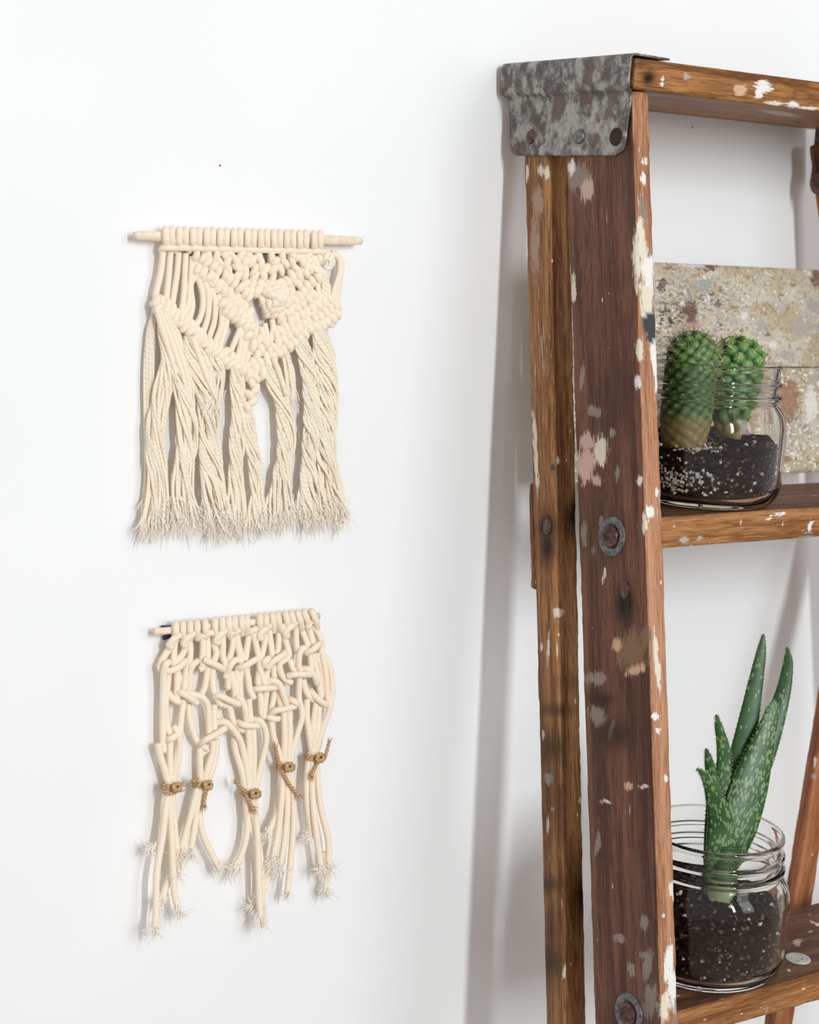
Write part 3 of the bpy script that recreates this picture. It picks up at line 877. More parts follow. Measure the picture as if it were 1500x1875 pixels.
def make_soil(F, label, topf, seed, n_perl, n_bark, perl_bias):
    rng = random.Random(seed)
    t = thing('potting_soil', F.translation, label, 'soil')
    t['group'] = 'soil in the glass jars'
    b = MB(); seg = 72; rows = []
    P = []
    zs = [0.0068, 0.0080, 0.0105, 0.0140, 0.018, 0.023, 0.028, 0.033, 0.038, 0.043]
    cols = seg + 1

    def top(x, y):
        return topf(x, y) + 0.0022 * mnoise.noise(Vector((x * 190 + seed, y * 190, 1))) + 0.0012 * mnoise.noise(Vector((x * 480 + seed, y * 480, 5)))
    rad0 = [0.0002, 0.012, 0.024, 0.031]
    for r in rad0:
        P.append([(r * math.cos(2 * PI * k / seg), r * math.sin(2 * PI * k / seg), 0.0072 if r < .03 else 0.0068) for k in range(cols)])
    for z in zs[1:]:
        row = []
        for k in range(cols):
            a = 2 * PI * k / seg
            rr = inner_r(z) - 0.0012 - 0.0014 * (0.5 + 0.5 * mnoise.noise(Vector((math.cos(a) * 9 + seed, math.sin(a) * 9, z * 260))))
            x, y = rr * math.cos(a), rr * math.sin(a)
            row.append((x, y, min(z, top(x * .97, y * .97))))
        P.append(row)
    for fr in (0.97, 0.9, 0.8, 0.68, 0.55, 0.42, 0.3, 0.18, 0.06, 0.002):
        row = []
        for k in range(cols):
            a = 2 * PI * k / seg
            rr = 0.0415 * fr
            x, y = rr * math.cos(a), rr * math.sin(a)
            row.append((x, y, top(x, y)))
        P.append(row)
    flat = [np.array(p) for row in P for p in row]
    b.grid(flat, cols, len(P))
    s = b.build('soil_mass', M_SOIL, t, F); s['kind'] = 'stuff'
    pb = MB(); bb = MB()
    for tgt, num, rmin, rmax, bias in ((pb, n_perl, 0.0005, 0.0021, perl_bias), (bb, n_bark, 0.0006, 0.0019, None)):
        c = 0
        while c < num:
            a = rng.uniform(0, 2 * PI)
            if bias is not None and rng.random() < 0.75: a = rng.gauss(bias[0], bias[1])
            if rng.random() < 0.72:
                z = rng.uniform(0.0085, 0.036)
                if bias is not None and rng.random() < 0.6: z = rng.uniform(0.010, 0.024)
                r_ = rng.uniform(rmin, rmax); rr = inner_r(z) - 0.0004 - 1.2 * r_
                x, y = rr * math.cos(a), rr * math.sin(a)
                if z > top(x, y) - 0.001: continue
            else:
                r_ = rng.uniform(rmin, rmax); rr = 0.0385 * math.sqrt(rng.random()); x, y = rr * math.cos(a), rr * math.sin(a); z = top(x, y) + 0.0003
            tgt.chip((x, y, z), r_, rng); c += 1
    o = pb.build('perlite', M_PERL, t, F, smooth=False); o['kind'] = 'stuff'
    o = bb.build('bark_chips', M_BARK, t, F, smooth=False); o['kind'] = 'stuff'
    return top


top1 = make_soil(FJ1, 'dark soil flecked with white perlite under the two cacti', lambda x, y: 0.036 + 0.07 * x + 0.05 * y, 3, 280, 420, (-2.65, 0.35))
top2 = make_soil(FJ2, 'near-black soil with bark chips around the aloe', lambda x, y: 0.039 + 0.035 * x + 0.10 * y + 0.006 * math.exp(-((x - .002) ** 2 + (y + .004) ** 2) / 0.0004), 9, 90, 480, None)


# ------------------------------------------------------------------ cacti
def cone(b, p, d, L, r):
    p = np.asarray(p); d = np.asarray(d) / np.linalg.norm(d)
    b.tube([p, p + d * L * 0.5, p + d * L], [r, r * 0.7, r * 0.08], 4)


def make_cactus(F, lx, ly, zb, zt, R, kind, label, lean=(0, 0)):
    t = thing('cactus', (F @ Matrix.Translation((lx, ly, zb))).translation, label, 'cactus', 'cacti in the upper jar')
    n_ar = 230 if kind == 0 else 92
    H = zt - zb
    golden = PI * (3 - math.sqrt(5))
    seg, rows = 120, 96

    def prof(s):                       # s 0..1 along the meridian from base to crown -> (r, z)
        capz = 1 - R * (1.0 if kind == 0 else 0.85) / H
        if s < 0.62:
            z = H * capz * s / 0.62
            rr = R * (0.72 + 0.28 * min(1, s / 0.25)) if kind == 0 else R * (0.45 + 0.55 * math.sin(min(1, s / 0.6) * PI / 2))
            return rr, z
        q = (s - 0.62) / 0.38 * PI / 2
        return R * math.cos(q) + 0.0001, H * capz + (H - H * capz) * math.sin(q)
    # areole positions, spaced evenly by area down from the crown
    ar = []
    S_ = np.linspace(1, 0, 600); area = [0.0]
    for i in range(1, 600):
        r0, z0 = prof(S_[i - 1]); r1, z1 = prof(S_[i])
        area.append(area[-1] + 2 * PI * (r0 + r1) / 2 * math.hypot(r1 - r0, z1 - z0))
    area = np.array(area)
    for i in range(n_ar):
        s = float(np.interp((i + 0.5) / n_ar * area[-1], area, S_))
        ar.append((s, i * golden))
    ap = []
    for (s, a) in ar:
        r, z = prof(s); ap.append((r * math.cos(a), r * math.sin(a), z))
    AP = np.array(ap)
    sp = math.sqrt(area[-1] / n_ar)
    V = []; ridge = []; basev = []
    for j in range(rows):
        s = j / (rows - 1)
        r, z = prof(s); r2, z2 = prof(min(1, s + .01)); r1, z1 = prof(max(0, s - .01))
        tn = np.array([r2 - r1, z2 - z1]); tn /= np.linalg.norm(tn) + 1e-12
        for k in range(seg + 1):
            a = 2 * PI * k / seg
            p = np.array([r * math.cos(a), r * math.sin(a), z])
            d = np.sqrt(((AP - p) ** 2).sum(axis=1)).min() / sp
            h = max(0.0, 1 - (d / 0.62) ** 2)
            nn = np.array([tn[1] * math.cos(a), tn[1] * math.sin(a), -tn[0]])
            amp = (0.0011 if kind == 0 else 0.0023)
            q = p + nn * (h - 0.55) * amp
            q[0] += lean[0] * z; q[1] += lean[1] * z
            V.append(q + np.array([lx, ly, zb])); ridge.append(h)
            basev.append(max(0.0, min(1.0, (0.40 - z / H) / 0.12)) if kind == 0 else max(0.0, min(1.0, (0.22 - z / H) / 0.1)))
    b = MB(); b.grid(V, seg + 1, rows)
    o = b.build('cactus_body', M_CACT if kind == 0 else M_CACT2, t, F)
    at = o.data.attributes.new('ridge', 'FLOAT', 'POINT'); at.data.foreach_set('value', np.array(ridge, dtype=np.float32))
    at = o.data.attributes.new('base', 'FLOAT', 'POINT'); at.data.foreach_set('value', np.array(basev, dtype=np.float32))
    rng = random.Random(7 + kind)
    spb = MB(); wb = MB()

    def keep_in(p, d, L, r):
        # below the rim a spine stops short of the glass
        e = p + d / np.linalg.norm(d) * L
        while p[2] < 0.085 and math.hypot(e[0], e[1]) > inner_r(min(p[2], 0.0826)) - 0.0006:
            L *= 0.7; e = p + d / np.linalg.norm(d) * L
            if L < 0.0006: return
        cone(spb, p, d, L, r)
    for (s, a) in ar:
        r, z = prof(s); r2, z2 = prof(min(1, s + .01)); r1, z1 = prof(max(0, s - .01))
        tn = np.array([r2 - r1, z2 - z1]); tn /= np.linalg.norm(tn) + 1e-12
        nn = np.array([tn[1] * math.cos(a), tn[1] * math.sin(a), -tn[0]])
        if z / H < (0.38 if kind == 0 else 0.2): continue
        p = np.array([r * math.cos(a) + lean[0] * z + lx, r * math.sin(a) + lean[1] * z + ly, z + zb]) + nn * (0.0005 if kind == 0 else 0.0009)
        wb.chip(p, 0.0007 if kind == 0 else 0.0009, rng)
        up = np.array([0, 0, 1.0])
        if kind == 0:
            crown = max(0.0, (z / H - 0.62) / 0.38)
            for q in range(6 + int(6 * crown)):
                d = nn + np.array([rng.gauss(0, .55), rng.gauss(0, .55), rng.gauss(0, .55)]) + up * 0.5 * crown
                keep_in(p, d, rng.uniform(0.0022, 0.0036) * (1 + 1.1 * crown), 0.00010)
        else:
            for q in range(7):
                d = nn * 0.7 + np.array([rng.gauss(0, .7), rng.gauss(0, .7), rng.gauss(0, .7)])
                keep_in(p, d, rng.uniform(0.0028, 0.0050), 0.00024)
    o = spb.build('spines', M_SPINE if kind == 0 else M_SPINE2, t, F); o['kind'] = 'stuff'
    o = wb.build('areoles', M_AREOLE if kind == 0 else M_SPINE2, t, F, smooth=False); o['kind'] = 'stuff'
    return t


make_cactus(FJ1, -0.0205, -0.003, 0.024, 0.1000, 0.0146, 0, 'taller domed cactus with fine pinkish spines, nearer the ladder stile', lean=(0.02, 0.0))
make_cactus(FJ1, 0.0130, -0.005, 0.038, 0.0970, 0.0160, 1, 'round bright green cactus with straw-yellow star spines', lean=(0.01, 0.0))

# ------------------------------------------------------------------ aloe
aloe = thing('aloe_plant', (FJ2 @ Matrix.Translation((0, 0, 0.035))).translation, 'spotted green aloe with upright pointed leaves in a glass jar', 'aloe')


def leaf(pts, spots, off, curl=0.55, thick=0.34, roll=0.0, teeth=True, hook=0.0):
    """pts: (px, py, half width in px) from base to tip, standing at a depth 'off' (m) behind the jar axis"""
    O = np.array(FJ2.translation) + np.array([0, off, 0])
    nrm = np.array([0.0, 1.0, 0.0])
    C3 = []
    for (x, y, w) in pts:
        p = on_plane(x, y, O, nrm)
        dd = (p - CAM) @ FW
        C3.append((p[0], p[1], p[2], w * dd / FPX))
    C4 = [np.array(c) for c in C3]
    per = 8
    Q = [2 * C4[0] - C4[1]] + C4 + [2 * C4[-1] - C4[-2]]
    path = []
    for i in range(1, len(Q) - 2):
        a, b_, c, d = Q[i - 1:i + 3]
        for k in range(per):
            t = k / per
            path.append(0.5 * ((2 * b_) + (c - a) * t + (2 * a - 5 * b_ + 4 * c - d) * t * t + (-a + 3 * b_ - 3 * c + d) * t ** 3))
    path.append(C4[-1])
    P = np.array([p[:3] for p in path]); Wd = np.maximum([p[3] for p in path], 0.0003)
    T = np.gradient(P, axis=0); T /= np.linalg.norm(T, axis=1)[:, None]
    back = np.array([math.sin(YAW), math.cos(YAW), 0.0])
    back = back * math.cos(roll) + RT * math.sin(roll)
    n = len(P); ns = 20
    V = []; LC = []
    s = 0
    for i in range(n):
        if i: s += np.linalg.norm(P[i] - P[i - 1])
        side = np.cross(back, T[i]); side /= np.linalg.norm(side)
        bk = np.cross(T[i], side)
        w = Wd[i]
        for k in range(ns + 1):
            a = 2 * PI * k / ns
            u = math.cos(a)
            if math.sin(a) >= 0: dep = thick * math.sin(a) ** 0.8 * w * (-1)         # convex side, towards the viewer
            else: dep = -curl * 0.5 * (abs(math.sin(a))) * w * 0.6                   # hollow inner side
            V.append(P[i] + side * (u * w) + bk * dep)
            LC.append((u * w + spots * 3.1, s, spots))
    b = MB(); b.grid(V, ns + 1, n)
    cp = len(b.v)
    b.v.append(P[-1] + T[-1] * Wd[-1] * 0.8); LC.append((0, s, spots))
    for k in range(ns): b.f.append(((n - 1) * (ns + 1) + k, (n - 1) * (ns + 1) + k + 1, cp)); b.uv.append(((0, 0), (0, 0), (0, 0)))
    o = b.build('leaf', M_ALOE, aloe)
    at = o.data.attributes.new('leafco', 'FLOAT_VECTOR', 'POINT'); at.data.foreach_set('vector', np.array(LC, dtype=np.float32).ravel())
    if teeth:
        tb = MB(); rng = random.Random(int(pts[-1][0]))
        for i in range(int(n * 0.25), n - 1):
            side = np.cross(back, T[i]); side /= np.linalg.norm(side)
            for sgn in (-1, 1):
                if rng.random() < 0.8:
                    e = P[i] + side * sgn * Wd[i] * 0.98
                    cone(tb, e, side * sgn + T[i] * 0.8, 0.0011, 0.00035)
        q = tb.build('leaf_teeth', M_ROOT, o); q['kind'] = 'stuff'
    return o


leaf([(1318, 1640, 18), (1326, 1560, 24), (1338, 1480, 27), (1352, 1410, 24), (1369, 1330, 19.5), (1384, 1250, 14), (1394, 1195, 9), (1398, 1162, 2.5)], 0.10, 0.004)
leaf([(1318, 1640, 13), (1332, 1565, 17), (1362, 1475, 21), (1394, 1393, 22), (1419, 1320, 18), (1436, 1260, 13), (1443, 1215, 9), (1442, 1186, 2.5)], 0.16, -0.001, roll=0.15)
leaf([(1318, 1640, 18), (1330, 1580, 28), (1350, 1510, 40), (1372, 1440, 37), (1392, 1375, 26), (1408, 1325, 17), (1415, 1296, 11), (1414, 1286, 4)], 0.74, -0.006, curl=0.9, roll=-0.15)
leaf([(1306, 1640, 10), (1310, 1570, 15), (1316, 1480, 17), (1326, 1400, 14.5), (1324, 1365, 11.5), (1316, 1330, 7), (1312, 1309, 2)], 0.28, 0.002)
leaf([(1298, 1620, 10), (1302, 1540, 13), (1307, 1470, 14), (1303, 1420, 11), (1298, 1392, 7.5), (1293, 1371, 2)], 0.40, -0.001)
leaf([(1306, 1640, 14), (1318, 1560, 27), (1320, 1510, 24), (1309, 1460, 17), (1294, 1425, 9), (1285, 1414, 5), (1276, 1408, 2)], 0.60, -0.012, curl=0.8)
# short green stem and the pale root base that goes down into the soil
for nm, mt, pts, r0, r1 in (('stem', M_ALOE, ((0.0035, -0.006, 0.050), (0.005, -0.004, 0.058), (0.007, -0.003, 0.066), (0.008, -0.002, 0.072)), 0.0098, 0.0088),
                            ('root_base', M_ROOT, ((0.000, -0.005, 0.030), (0.0010, -0.006, 0.038), (0.0025, -0.006, 0.046), (0.004, -0.0055, 0.0535)), 0.0062, 0.0099)):
    Pst = smooth_path([np.array(FJ2 @ Vector(p)) for p in pts], 6)
    n_ = len(Pst)
    b = MB(); b.tube(Pst, [(r0 + (r1 - r0) * math.sin(PI / 2 * k / (n_ - 1))) * (1 + 0.04 * math.sin(k * 1.9)) for k in range(n_)], 22)
    b.build(nm, mt, aloe)

# ------------------------------------------------------------------ macrame helpers
def wp(pts, base=0.0065):
    """pixel points (x, y[, extra mm off the wall]) -> smooth 3D path in front of the wall"""
    out = []
    for p in pts:
        out.append(at_wall(p[0], p[1], base + (p[2] * 0.001 if len(p) > 2 else 0.0)))
    return smooth_path(out, 6)


def fray(parent, P, d, rng, L=0.009, spread=0.75, num=26, name='frayed_end'):
    b = MB(); d = np.asarray(d) / np.linalg.norm(d)
    for q in range(int(num * 2.2)):
        a = np.array([rng.gauss(0, 1), rng.gauss(0, .6), rng.gauss(0, 1)])
        dir_ = d + a * spread * 0.70
        dir_ /= np.linalg.norm(dir_)
        l = L * rng.uniform(0.45, 1.0)
        s = np.asarray(P) + np.array([rng.gauss(0, 1), rng.gauss(0, 1), rng.gauss(0, 1)]) * 0.0010 - d * 0.0016
        bend = np.array([rng.gauss(0, 1), rng.gauss(0, .5), rng.gauss(0, 1)]) * 0.30 * l
        pth = [s, s + (d * 0.8 + dir_ * 0.2) * l * 0.3, s + (d * .45 + dir_ * 0.55) * l * 0.65 + bend * 0.3, s + (d * .2 + dir_ * .8) * l * 0.9 + bend]
        for p in pth: p[1] = min(p[1], WALL_Y - 0.0008)
        k = rng.uniform(0.7, 1.1)
        b.tube(smooth_path(pth, 2), [0.00042 * k, 0.00040 * k, 0.00038 * k, 0.00034 * k, 0.00028 * k, 0.00021 * k, 0.00012 * k], 4)
    o = b.build(name, M_FRAY, parent); o['kind'] = 'stuff'
    return o


# ------------------------------------------------------------------ lower hanging
RC = 0.0021
low_o = at_wall(440, 1145, 0.006)
low = thing('wall_hanging', low_o, 'lower open-knotted cream cord macrame with jute ties, hung below the fringed one', 'macrame')
DL = [(283, 1157), (592, 1127)]


def dowel_y(x): return 1157 + (x - 283) * (1127 - 1157) / (592 - 283)


b = MB(); b.tube(smooth_path([at_wall(x, y, 0.0085) for x, y in ((282, 1157), (300, 1155.4), (440, 1141.8), (584, 1127.8))], 6), 0.0022, 14)
dw = b.build('dowel', M_DOWEL, low)
b = MB(); b.tube(wp([(296, 1149, -3), (330, 1150, -3), (372, 1144, -3), (376, 1152, -3), (330, 1160, -3), (299, 1168, -3)]), 0.0014, 8)
b.build('hanging_cord', M_NAVY, low)
rng = random.Random(11)
CORDS = [
    # top to first knot row
    [(322, 1156), (316, 1178), (303, 1198), (295, 1214), (293, 1223), (296, 1226)],
    [(322, 1162), (319, 1185), (318, 1203), (316, 1220)],
    [(335, 1160), (341, 1174), (335, 1196), (324, 1210), (316, 1222)],
    [(348, 1156), (347, 1175), (348, 1196), (346, 1213), (341, 1226), (339, 1245), (336, 1264)],
    [(361, 1156), (371, 1176), (370, 1208), (371, 1222), (364, 1226)],
    [(377, 1154), (380, 1180), (380, 1214), (378, 1235), (375, 1256), (369, 1271)],
    [(394, 1154), (392, 1178), (396, 1196), (391, 1214), (389, 1240), (391, 1264), (400, 1284), (408, 1291)],
    [(407, 1150), (408, 1180), (408, 1202), (413, 1217), (415, 1232), (413, 1242)],
    [(419, 1150), (426, 1168), (424, 1190), (419, 1208), (416, 1220)],
    [(430, 1148), (433, 1165), (438, 1196), (442, 1216)],
    [(442, 1148), (435, 1168), (441, 1200), (444, 1218)],
    [(452, 1146), (455, 1160), (451, 1195), (449, 1210)],
    [(476, 1142), (466, 1160), (470, 1187), (475, 1210), (475, 1222), (483, 1247), (486, 1256)],
    [(487, 1142), (487, 1160), (482, 1187), (477, 1210)],
    [(499, 1142), (493, 1155), (497, 1187), (498, 1208)],
    [(509, 1140), (510, 1157), (509, 1187), (506, 1198)],
    [(523, 1140), (518, 1152), (523, 1173), (529, 1199), (521, 1208), (512, 1216), (513, 1229), (521, 1243), (534, 1250)],
    [(534, 1138), (541, 1152), (542, 1173), (545, 1194)],
    [(546, 1136), (551, 1150), (558, 1167), (566, 1188)],
    [(558, 1136), (567, 1154), (573, 1176), (576, 1188)],
    [(572, 1134), (575, 1148), (584, 1162), (590, 1182), (588, 1192), (592, 1199), (602, 1215), (607, 1240), (608, 1272), (604, 1282)],
    # first row knots
    [(296, 1226, -1), (306, 1229, 3), (324, 1224, 4.5), (336, 1214, 3), (340, 1209, -1)],
    [(310, 1212, 2), (304, 1217, 3.5), (300, 1232, 2), (299, 1260), (298, 1312), (298, 1348), (300, 1378)],
    [(361, 1210, -1), (353, 1218, 2), (347, 1232, 1), (347, 1252), (345, 1268, -2)],
    [(373, 1208, 2), (388, 1214, 4.5), (404, 1222, 3), (411, 1226, -1)],
    [(436, 1208, 1), (429, 1210, 3.5), (422, 1219, 4), (418, 1232, 2), (417, 1262)],
    [(432, 1224, 0), (447, 1220, 4), (466, 1209, 4), (474, 1205, 0)],
    [(522, 1194, 0), (519, 1199, 4), (502, 1210, 4.5), (488, 1224, 2)],
    [(493, 1205, 2), (485, 1211, 4), (481, 1221, 1)],
    [(587, 1178, 0), (580, 1183, 4), (572, 1190, 4.5), (559, 1196, 1)],
    [(560, 1187, 1), (553, 1188, 4), (548, 1200, 4), (547, 1218, 3), (549, 1230, 0)],
    # first row to second row
    [(309, 1226), (307, 1250), (303, 1288), (306, 1328), (312, 1347)],
    [(324, 1228), (324, 1250), (324, 1276), (327, 1286)],
    [(324, 1226, -1), (330, 1250, -2), (336, 1275, -2)],
    [(433, 1226), (434, 1250), (432, 1278)],
    [(441, 1226), (439, 1250), (441, 1278)],
    [(422, 1230), (428, 1252), (430, 1280)],
    [(449, 1222), (454, 1240), (457, 1262), (465, 1279)],
    [(474, 1228), (472, 1250), (478, 1262)],
    [(490, 1222), (488, 1238), (490, 1252)],
    [(500, 1218), (501, 1236), (504, 1250)],
    [(530, 1208), (535, 1222), (541, 1234)],
    [(568, 1198), (569, 1210), (570, 1226)],
    [(574, 1196), (578, 1220), (584, 1250), (587, 1280)],
    [(590, 1198), (595, 1222), (598, 1250), (600, 1280)],
    [(580, 1196, -1), (588, 1220, -1), (591, 1250, -1), (593, 1282, -1)],
    # second row knots
    [(309, 1268, -2), (313, 1276, 1), (324, 1284, 3), (330, 1286, 0)],
    [(327, 1267, 1), (336, 1270, 3.5), (348, 1278, 4), (361, 1288, 2)],
    [(340, 1269, 1), (356, 1272, 3), (370, 1277, 4), (380, 1291, 3), (382, 1320, 2), (383, 1345, 1)],
    [(392, 1276, 0), (402, 1274, 3), (419, 1282, 4), (438, 1290, 2)],
    [(408, 1291), (418, 1292), (422, 1302), (427, 1320), (446, 1339)],
    [(433, 1276, 1), (442, 1281, 3.5), (449, 1300, 3), (451, 1322, 1)],
    [(464, 1263, 0), (474, 1261, 3.5), (490, 1260, 4), (505, 1259, 1)],
    [(487, 1250, 1), (500, 1246, 3.5), (512, 1254, 4), (521, 1278, 3), (525, 1294, 1)],
    [(526, 1238, 1), (540, 1235, 4), (556, 1235, 4), (571, 1235, 1)],
    [(553, 1224, 0), (566, 1226, 3.5), (576, 1238, 3), (581, 1252, 1)],
    [(549, 1228, 1), (548, 1250, 1), (547, 1277), (553, 1309), (547, 1335), (539, 1362), (530, 1400)],
    [(555, 1244), (561, 1266), (570, 1279), (577, 1281)],
    [(568, 1264, 0), (578, 1276, 3.5), (590, 1286, 4), (600, 1291, 1)],
    # to third row
    [(336, 1280), (331, 1322), (329, 1350), (323, 1392), (318, 1438)],
    [(345, 1288), (347, 1318), (356, 1348), (367, 1364), (381, 1370, 2)],
    [(392, 1290), (391, 1315), (393, 1342)],
    [(455, 1280), (457, 1300), (459, 1322)],
    [(475, 1266), (477, 1282), (478, 1300), (480, 1312)],
    [(488, 1264), (485, 1290), (482, 1316)],
    [(511, 1262), (512, 1280), (515, 1300)],
    [(503, 1262, -2), (498, 1290, -2), (492, 1312, -1)],
    # third row knots
    [(306, 1355, 1), (314, 1352, 4), (324, 1346, 3)],
    [(318, 1330, 0), (325, 1342, 2.5), (329, 1362, 2), (325, 1400, 1), (320, 1438)],
    [(366, 1362, 0), (378, 1354, 4), (396, 1344, 4.5), (413, 1333, 2)],
    [(397, 1323, 0), (414, 1323, 3.5), (430, 1340, 3), (442, 1362, 1), (450, 1400), (454, 1450)],
    [(435, 1322, 0), (446, 1327, 4), (462, 1329, 4), (478, 1328, 1)],
    [(465, 1317, 0), (477, 1321, 3), (486, 1338, 2), (487, 1362, 1), (478, 1400), (467, 1452)],
    [(495, 1308, 0), (505, 1301, 4), (522, 1298, 4.5), (541, 1293, 1)],
    [(530, 1280, 0), (540, 1285, 3), (545, 1290, 1)],
    [(490, 1312, 0), (500, 1316, 2), (510, 1316, 0)],
    [(598, 1276, 1), (605, 1288, 3), (600, 1310, 2), (590, 1336, 1), (578, 1382)],
    # down into the ties
    [(289, 1362, 1), (293, 1382), (301, 1408), (309, 1440)],
    [(311, 1356), (311, 1390), (313, 1440)],
    [(300, 1376), (290, 1362, -1)],
    [(366, 1370), (366, 1400), (367, 1440)],
    [(389, 1356), (390, 1376), (382, 1400), (372, 1440)],
    [(397, 1354), (395, 1380), (388, 1410), (375, 1440)],
    [(382, 1370), (376, 1374, -1), (368, 1382, -2)],
    [(432, 1340), (442, 1362), (450, 1400), (456, 1450)],
    [(428, 1350, -1), (432, 1378, -1), (442, 1410), (450, 1450)],
    [(454, 1332), (457, 1380), (459, 1450)],
    [(463, 1332), (465, 1380), (463, 1450)],
    [(519, 1302), (521, 1350), (519, 1405)],
    [(529, 1300), (531, 1347), (526, 1405)],
    [(496, 1318), (501, 1350), (511, 1380), (518, 1405)],
    [(562, 1280), (562, 1313), (566, 1345), (572, 1385)],
    [(579, 1286), (574, 1325), (573, 1385)],
    [(584, 1290), (581, 1345), (576, 1385)],
]
for i, pts in enumerate(CORDS):
    q = [(p[0], p[1], (p[2] if len(p) > 2 else 0) + 0.35 * ((i * 7) % 5 - 2)) for p in pts]
    b = MB(); b.tube(wp(q, 0.0078), RC, 10)
    b.build('cord', M_CORD, low)
# loops over the dowel: over the top, down the front, and the cross loop of each lark's head
TOPS = [322, 335, 348, 361, 376, 394, 407, 419, 430, 442.5, 452, 476, 487, 499, 509, 523, 534, 546, 558, 572]
for i, x in enumerate(TOPS):
    y = dowel_y(x); lean = 0 if i < 12 else (i - 11) * 0.9
    pts = [(x - lean, y + 6, 0.0), (x - lean - 1, y - 4, -0.5), (x - 1, y - 10, 2.4), (x, y - 6, 5.0), (x + lean * .6, y + 2, 6.2), (x + lean, y + 11, 4.6), (x + lean * 1.2, y + 20, 1.6)]
    b = MB(); b.tube(wp(pts, 0.0062), RC * 1.02, 10)
    b.build('lark_head_loop', M_CORD, low)
for i in range(0, 20, 2):
    x0, x1 = TOPS[i], TOPS[i + 1]; y = dowel_y((x0 + x1) / 2); s = 1 if i < 10 else -1
    pts = [(x0 - 8 * s, y + 26, -1), (x0 - 6 * s, y + 18, 2), ((x0 + x1) / 2, y + 12 + (3 if i % 4 else 0), 3.2), (x1 + 3 * s, y + 8, 1), (x1 + 5 * s, y + 2, -2)]
    if i in (0, 2, 6, 12, 16):
        pts = [(x0 - 9, y + 22, 1), (x0 - 8, y + 32, 2), (x0 - 12, y + 27, 3), (x0 - 2, y + 16, 4), (x1 - 4, y + 8, 3)]
    b = MB(); b.tube(wp(pts, 0.0078), RC, 10)
    b.build('lark_head_loop', M_CORD, low)
# tails below the ties, each ending in a frayed tuft
TAILS = [
    [(309, 1432), (303, 1455), (300, 1480), (299, 1510), (296, 1538), (284, 1550)],
    [(311, 1432), (306, 1460), (298, 1530, 2), (287, 1600, 4), (286, 1660, 5), (284, 1698, 6)],
    [(313, 1432), (311, 1460), (314, 1530, 1), (317, 1597, 2), (320, 1637, 2), (327, 1666, 3)],
    [(317, 1432), (316, 1460), (321, 1530), (326, 1592)],
    [(314, 1600, -2), (305, 1622, -2), (297, 1642, -2)],
    [(366, 1430), (358, 1455), (347, 1500), (331, 1558)],
    [(369, 1430), (364, 1455), (359, 1500, 1), (349, 1558, 2)],
    [(372, 1430), (367, 1460), (366, 1500), (374, 1535), (398, 1584)],
    [(456, 1444), (451, 1466), (453, 1500), (451, 1530), (445, 1556), (434, 1584)],
    [(464, 1444), (466, 1466), (471, 1530, 2), (473, 1585, 3), (475, 1640, 4), (478, 1682, 5)],
    [(460, 1444), (461, 1466), (468, 1520), (472, 1540, -1), (480, 1600, -1), (480, 1660, 0)],
    [(493, 1590, -2), (483, 1630, -2), (468, 1655, -2)],
    [(516, 1396), (514, 1430), (514, 1465), (506, 1492), (490, 1526)],
    [(519, 1396), (517, 1430), (515, 1470, 1), (508, 1530, 2), (500, 1570, 3)],
    [(525, 1396), (526, 1430), (526, 1487, 2), (521, 1540, 3), (513, 1586, 3)],
    [(529, 1396), (534, 1430), (537, 1475), (536, 1530), (530, 1600, 1), (526, 1636, 2)],
    [(569, 1378), (563, 1405), (561, 1443), (564, 1485), (569, 1518), (566, 1528)],
    [(573, 1378), (571, 1405), (573, 1472, 2), (580, 1530, 3), (588, 1586, 3)],
    [(577, 1378), (580, 1405), (586, 1472), (598, 1523, 1), (602, 1550, 1), (602, 1584, 2)],
    [(594, 1560, -1), (598, 1600, -1), (596, 1626, -1)],
]
for i, pts in enumerate(TAILS):
    q = [(p[0], p[1], (p[2] if len(p) > 2 else 0) + 0.4 * ((i * 3) % 4 - 1)) for p in pts]
    path = wp(q, 0.0105)
    b = MB(); b.tube(path, [RC * (1 if k < len(path) - 2 else 0.96) for k in range(len(path))], 10)
    o = b.build('cord', M_CORD, low)
    d = path[-1] - path[-4]
    if i in (0,): d = np.array([-0.9, 0, -0.4])
    if i in (12, 16): d = np.array([-0.35, -0.2, -0.9])
    fray(o, path[-1], d, rng, L=0.0100 if i not in (15,) else 0.0055, spread=0.85 if i not in (15,) else 0.5, num=34)

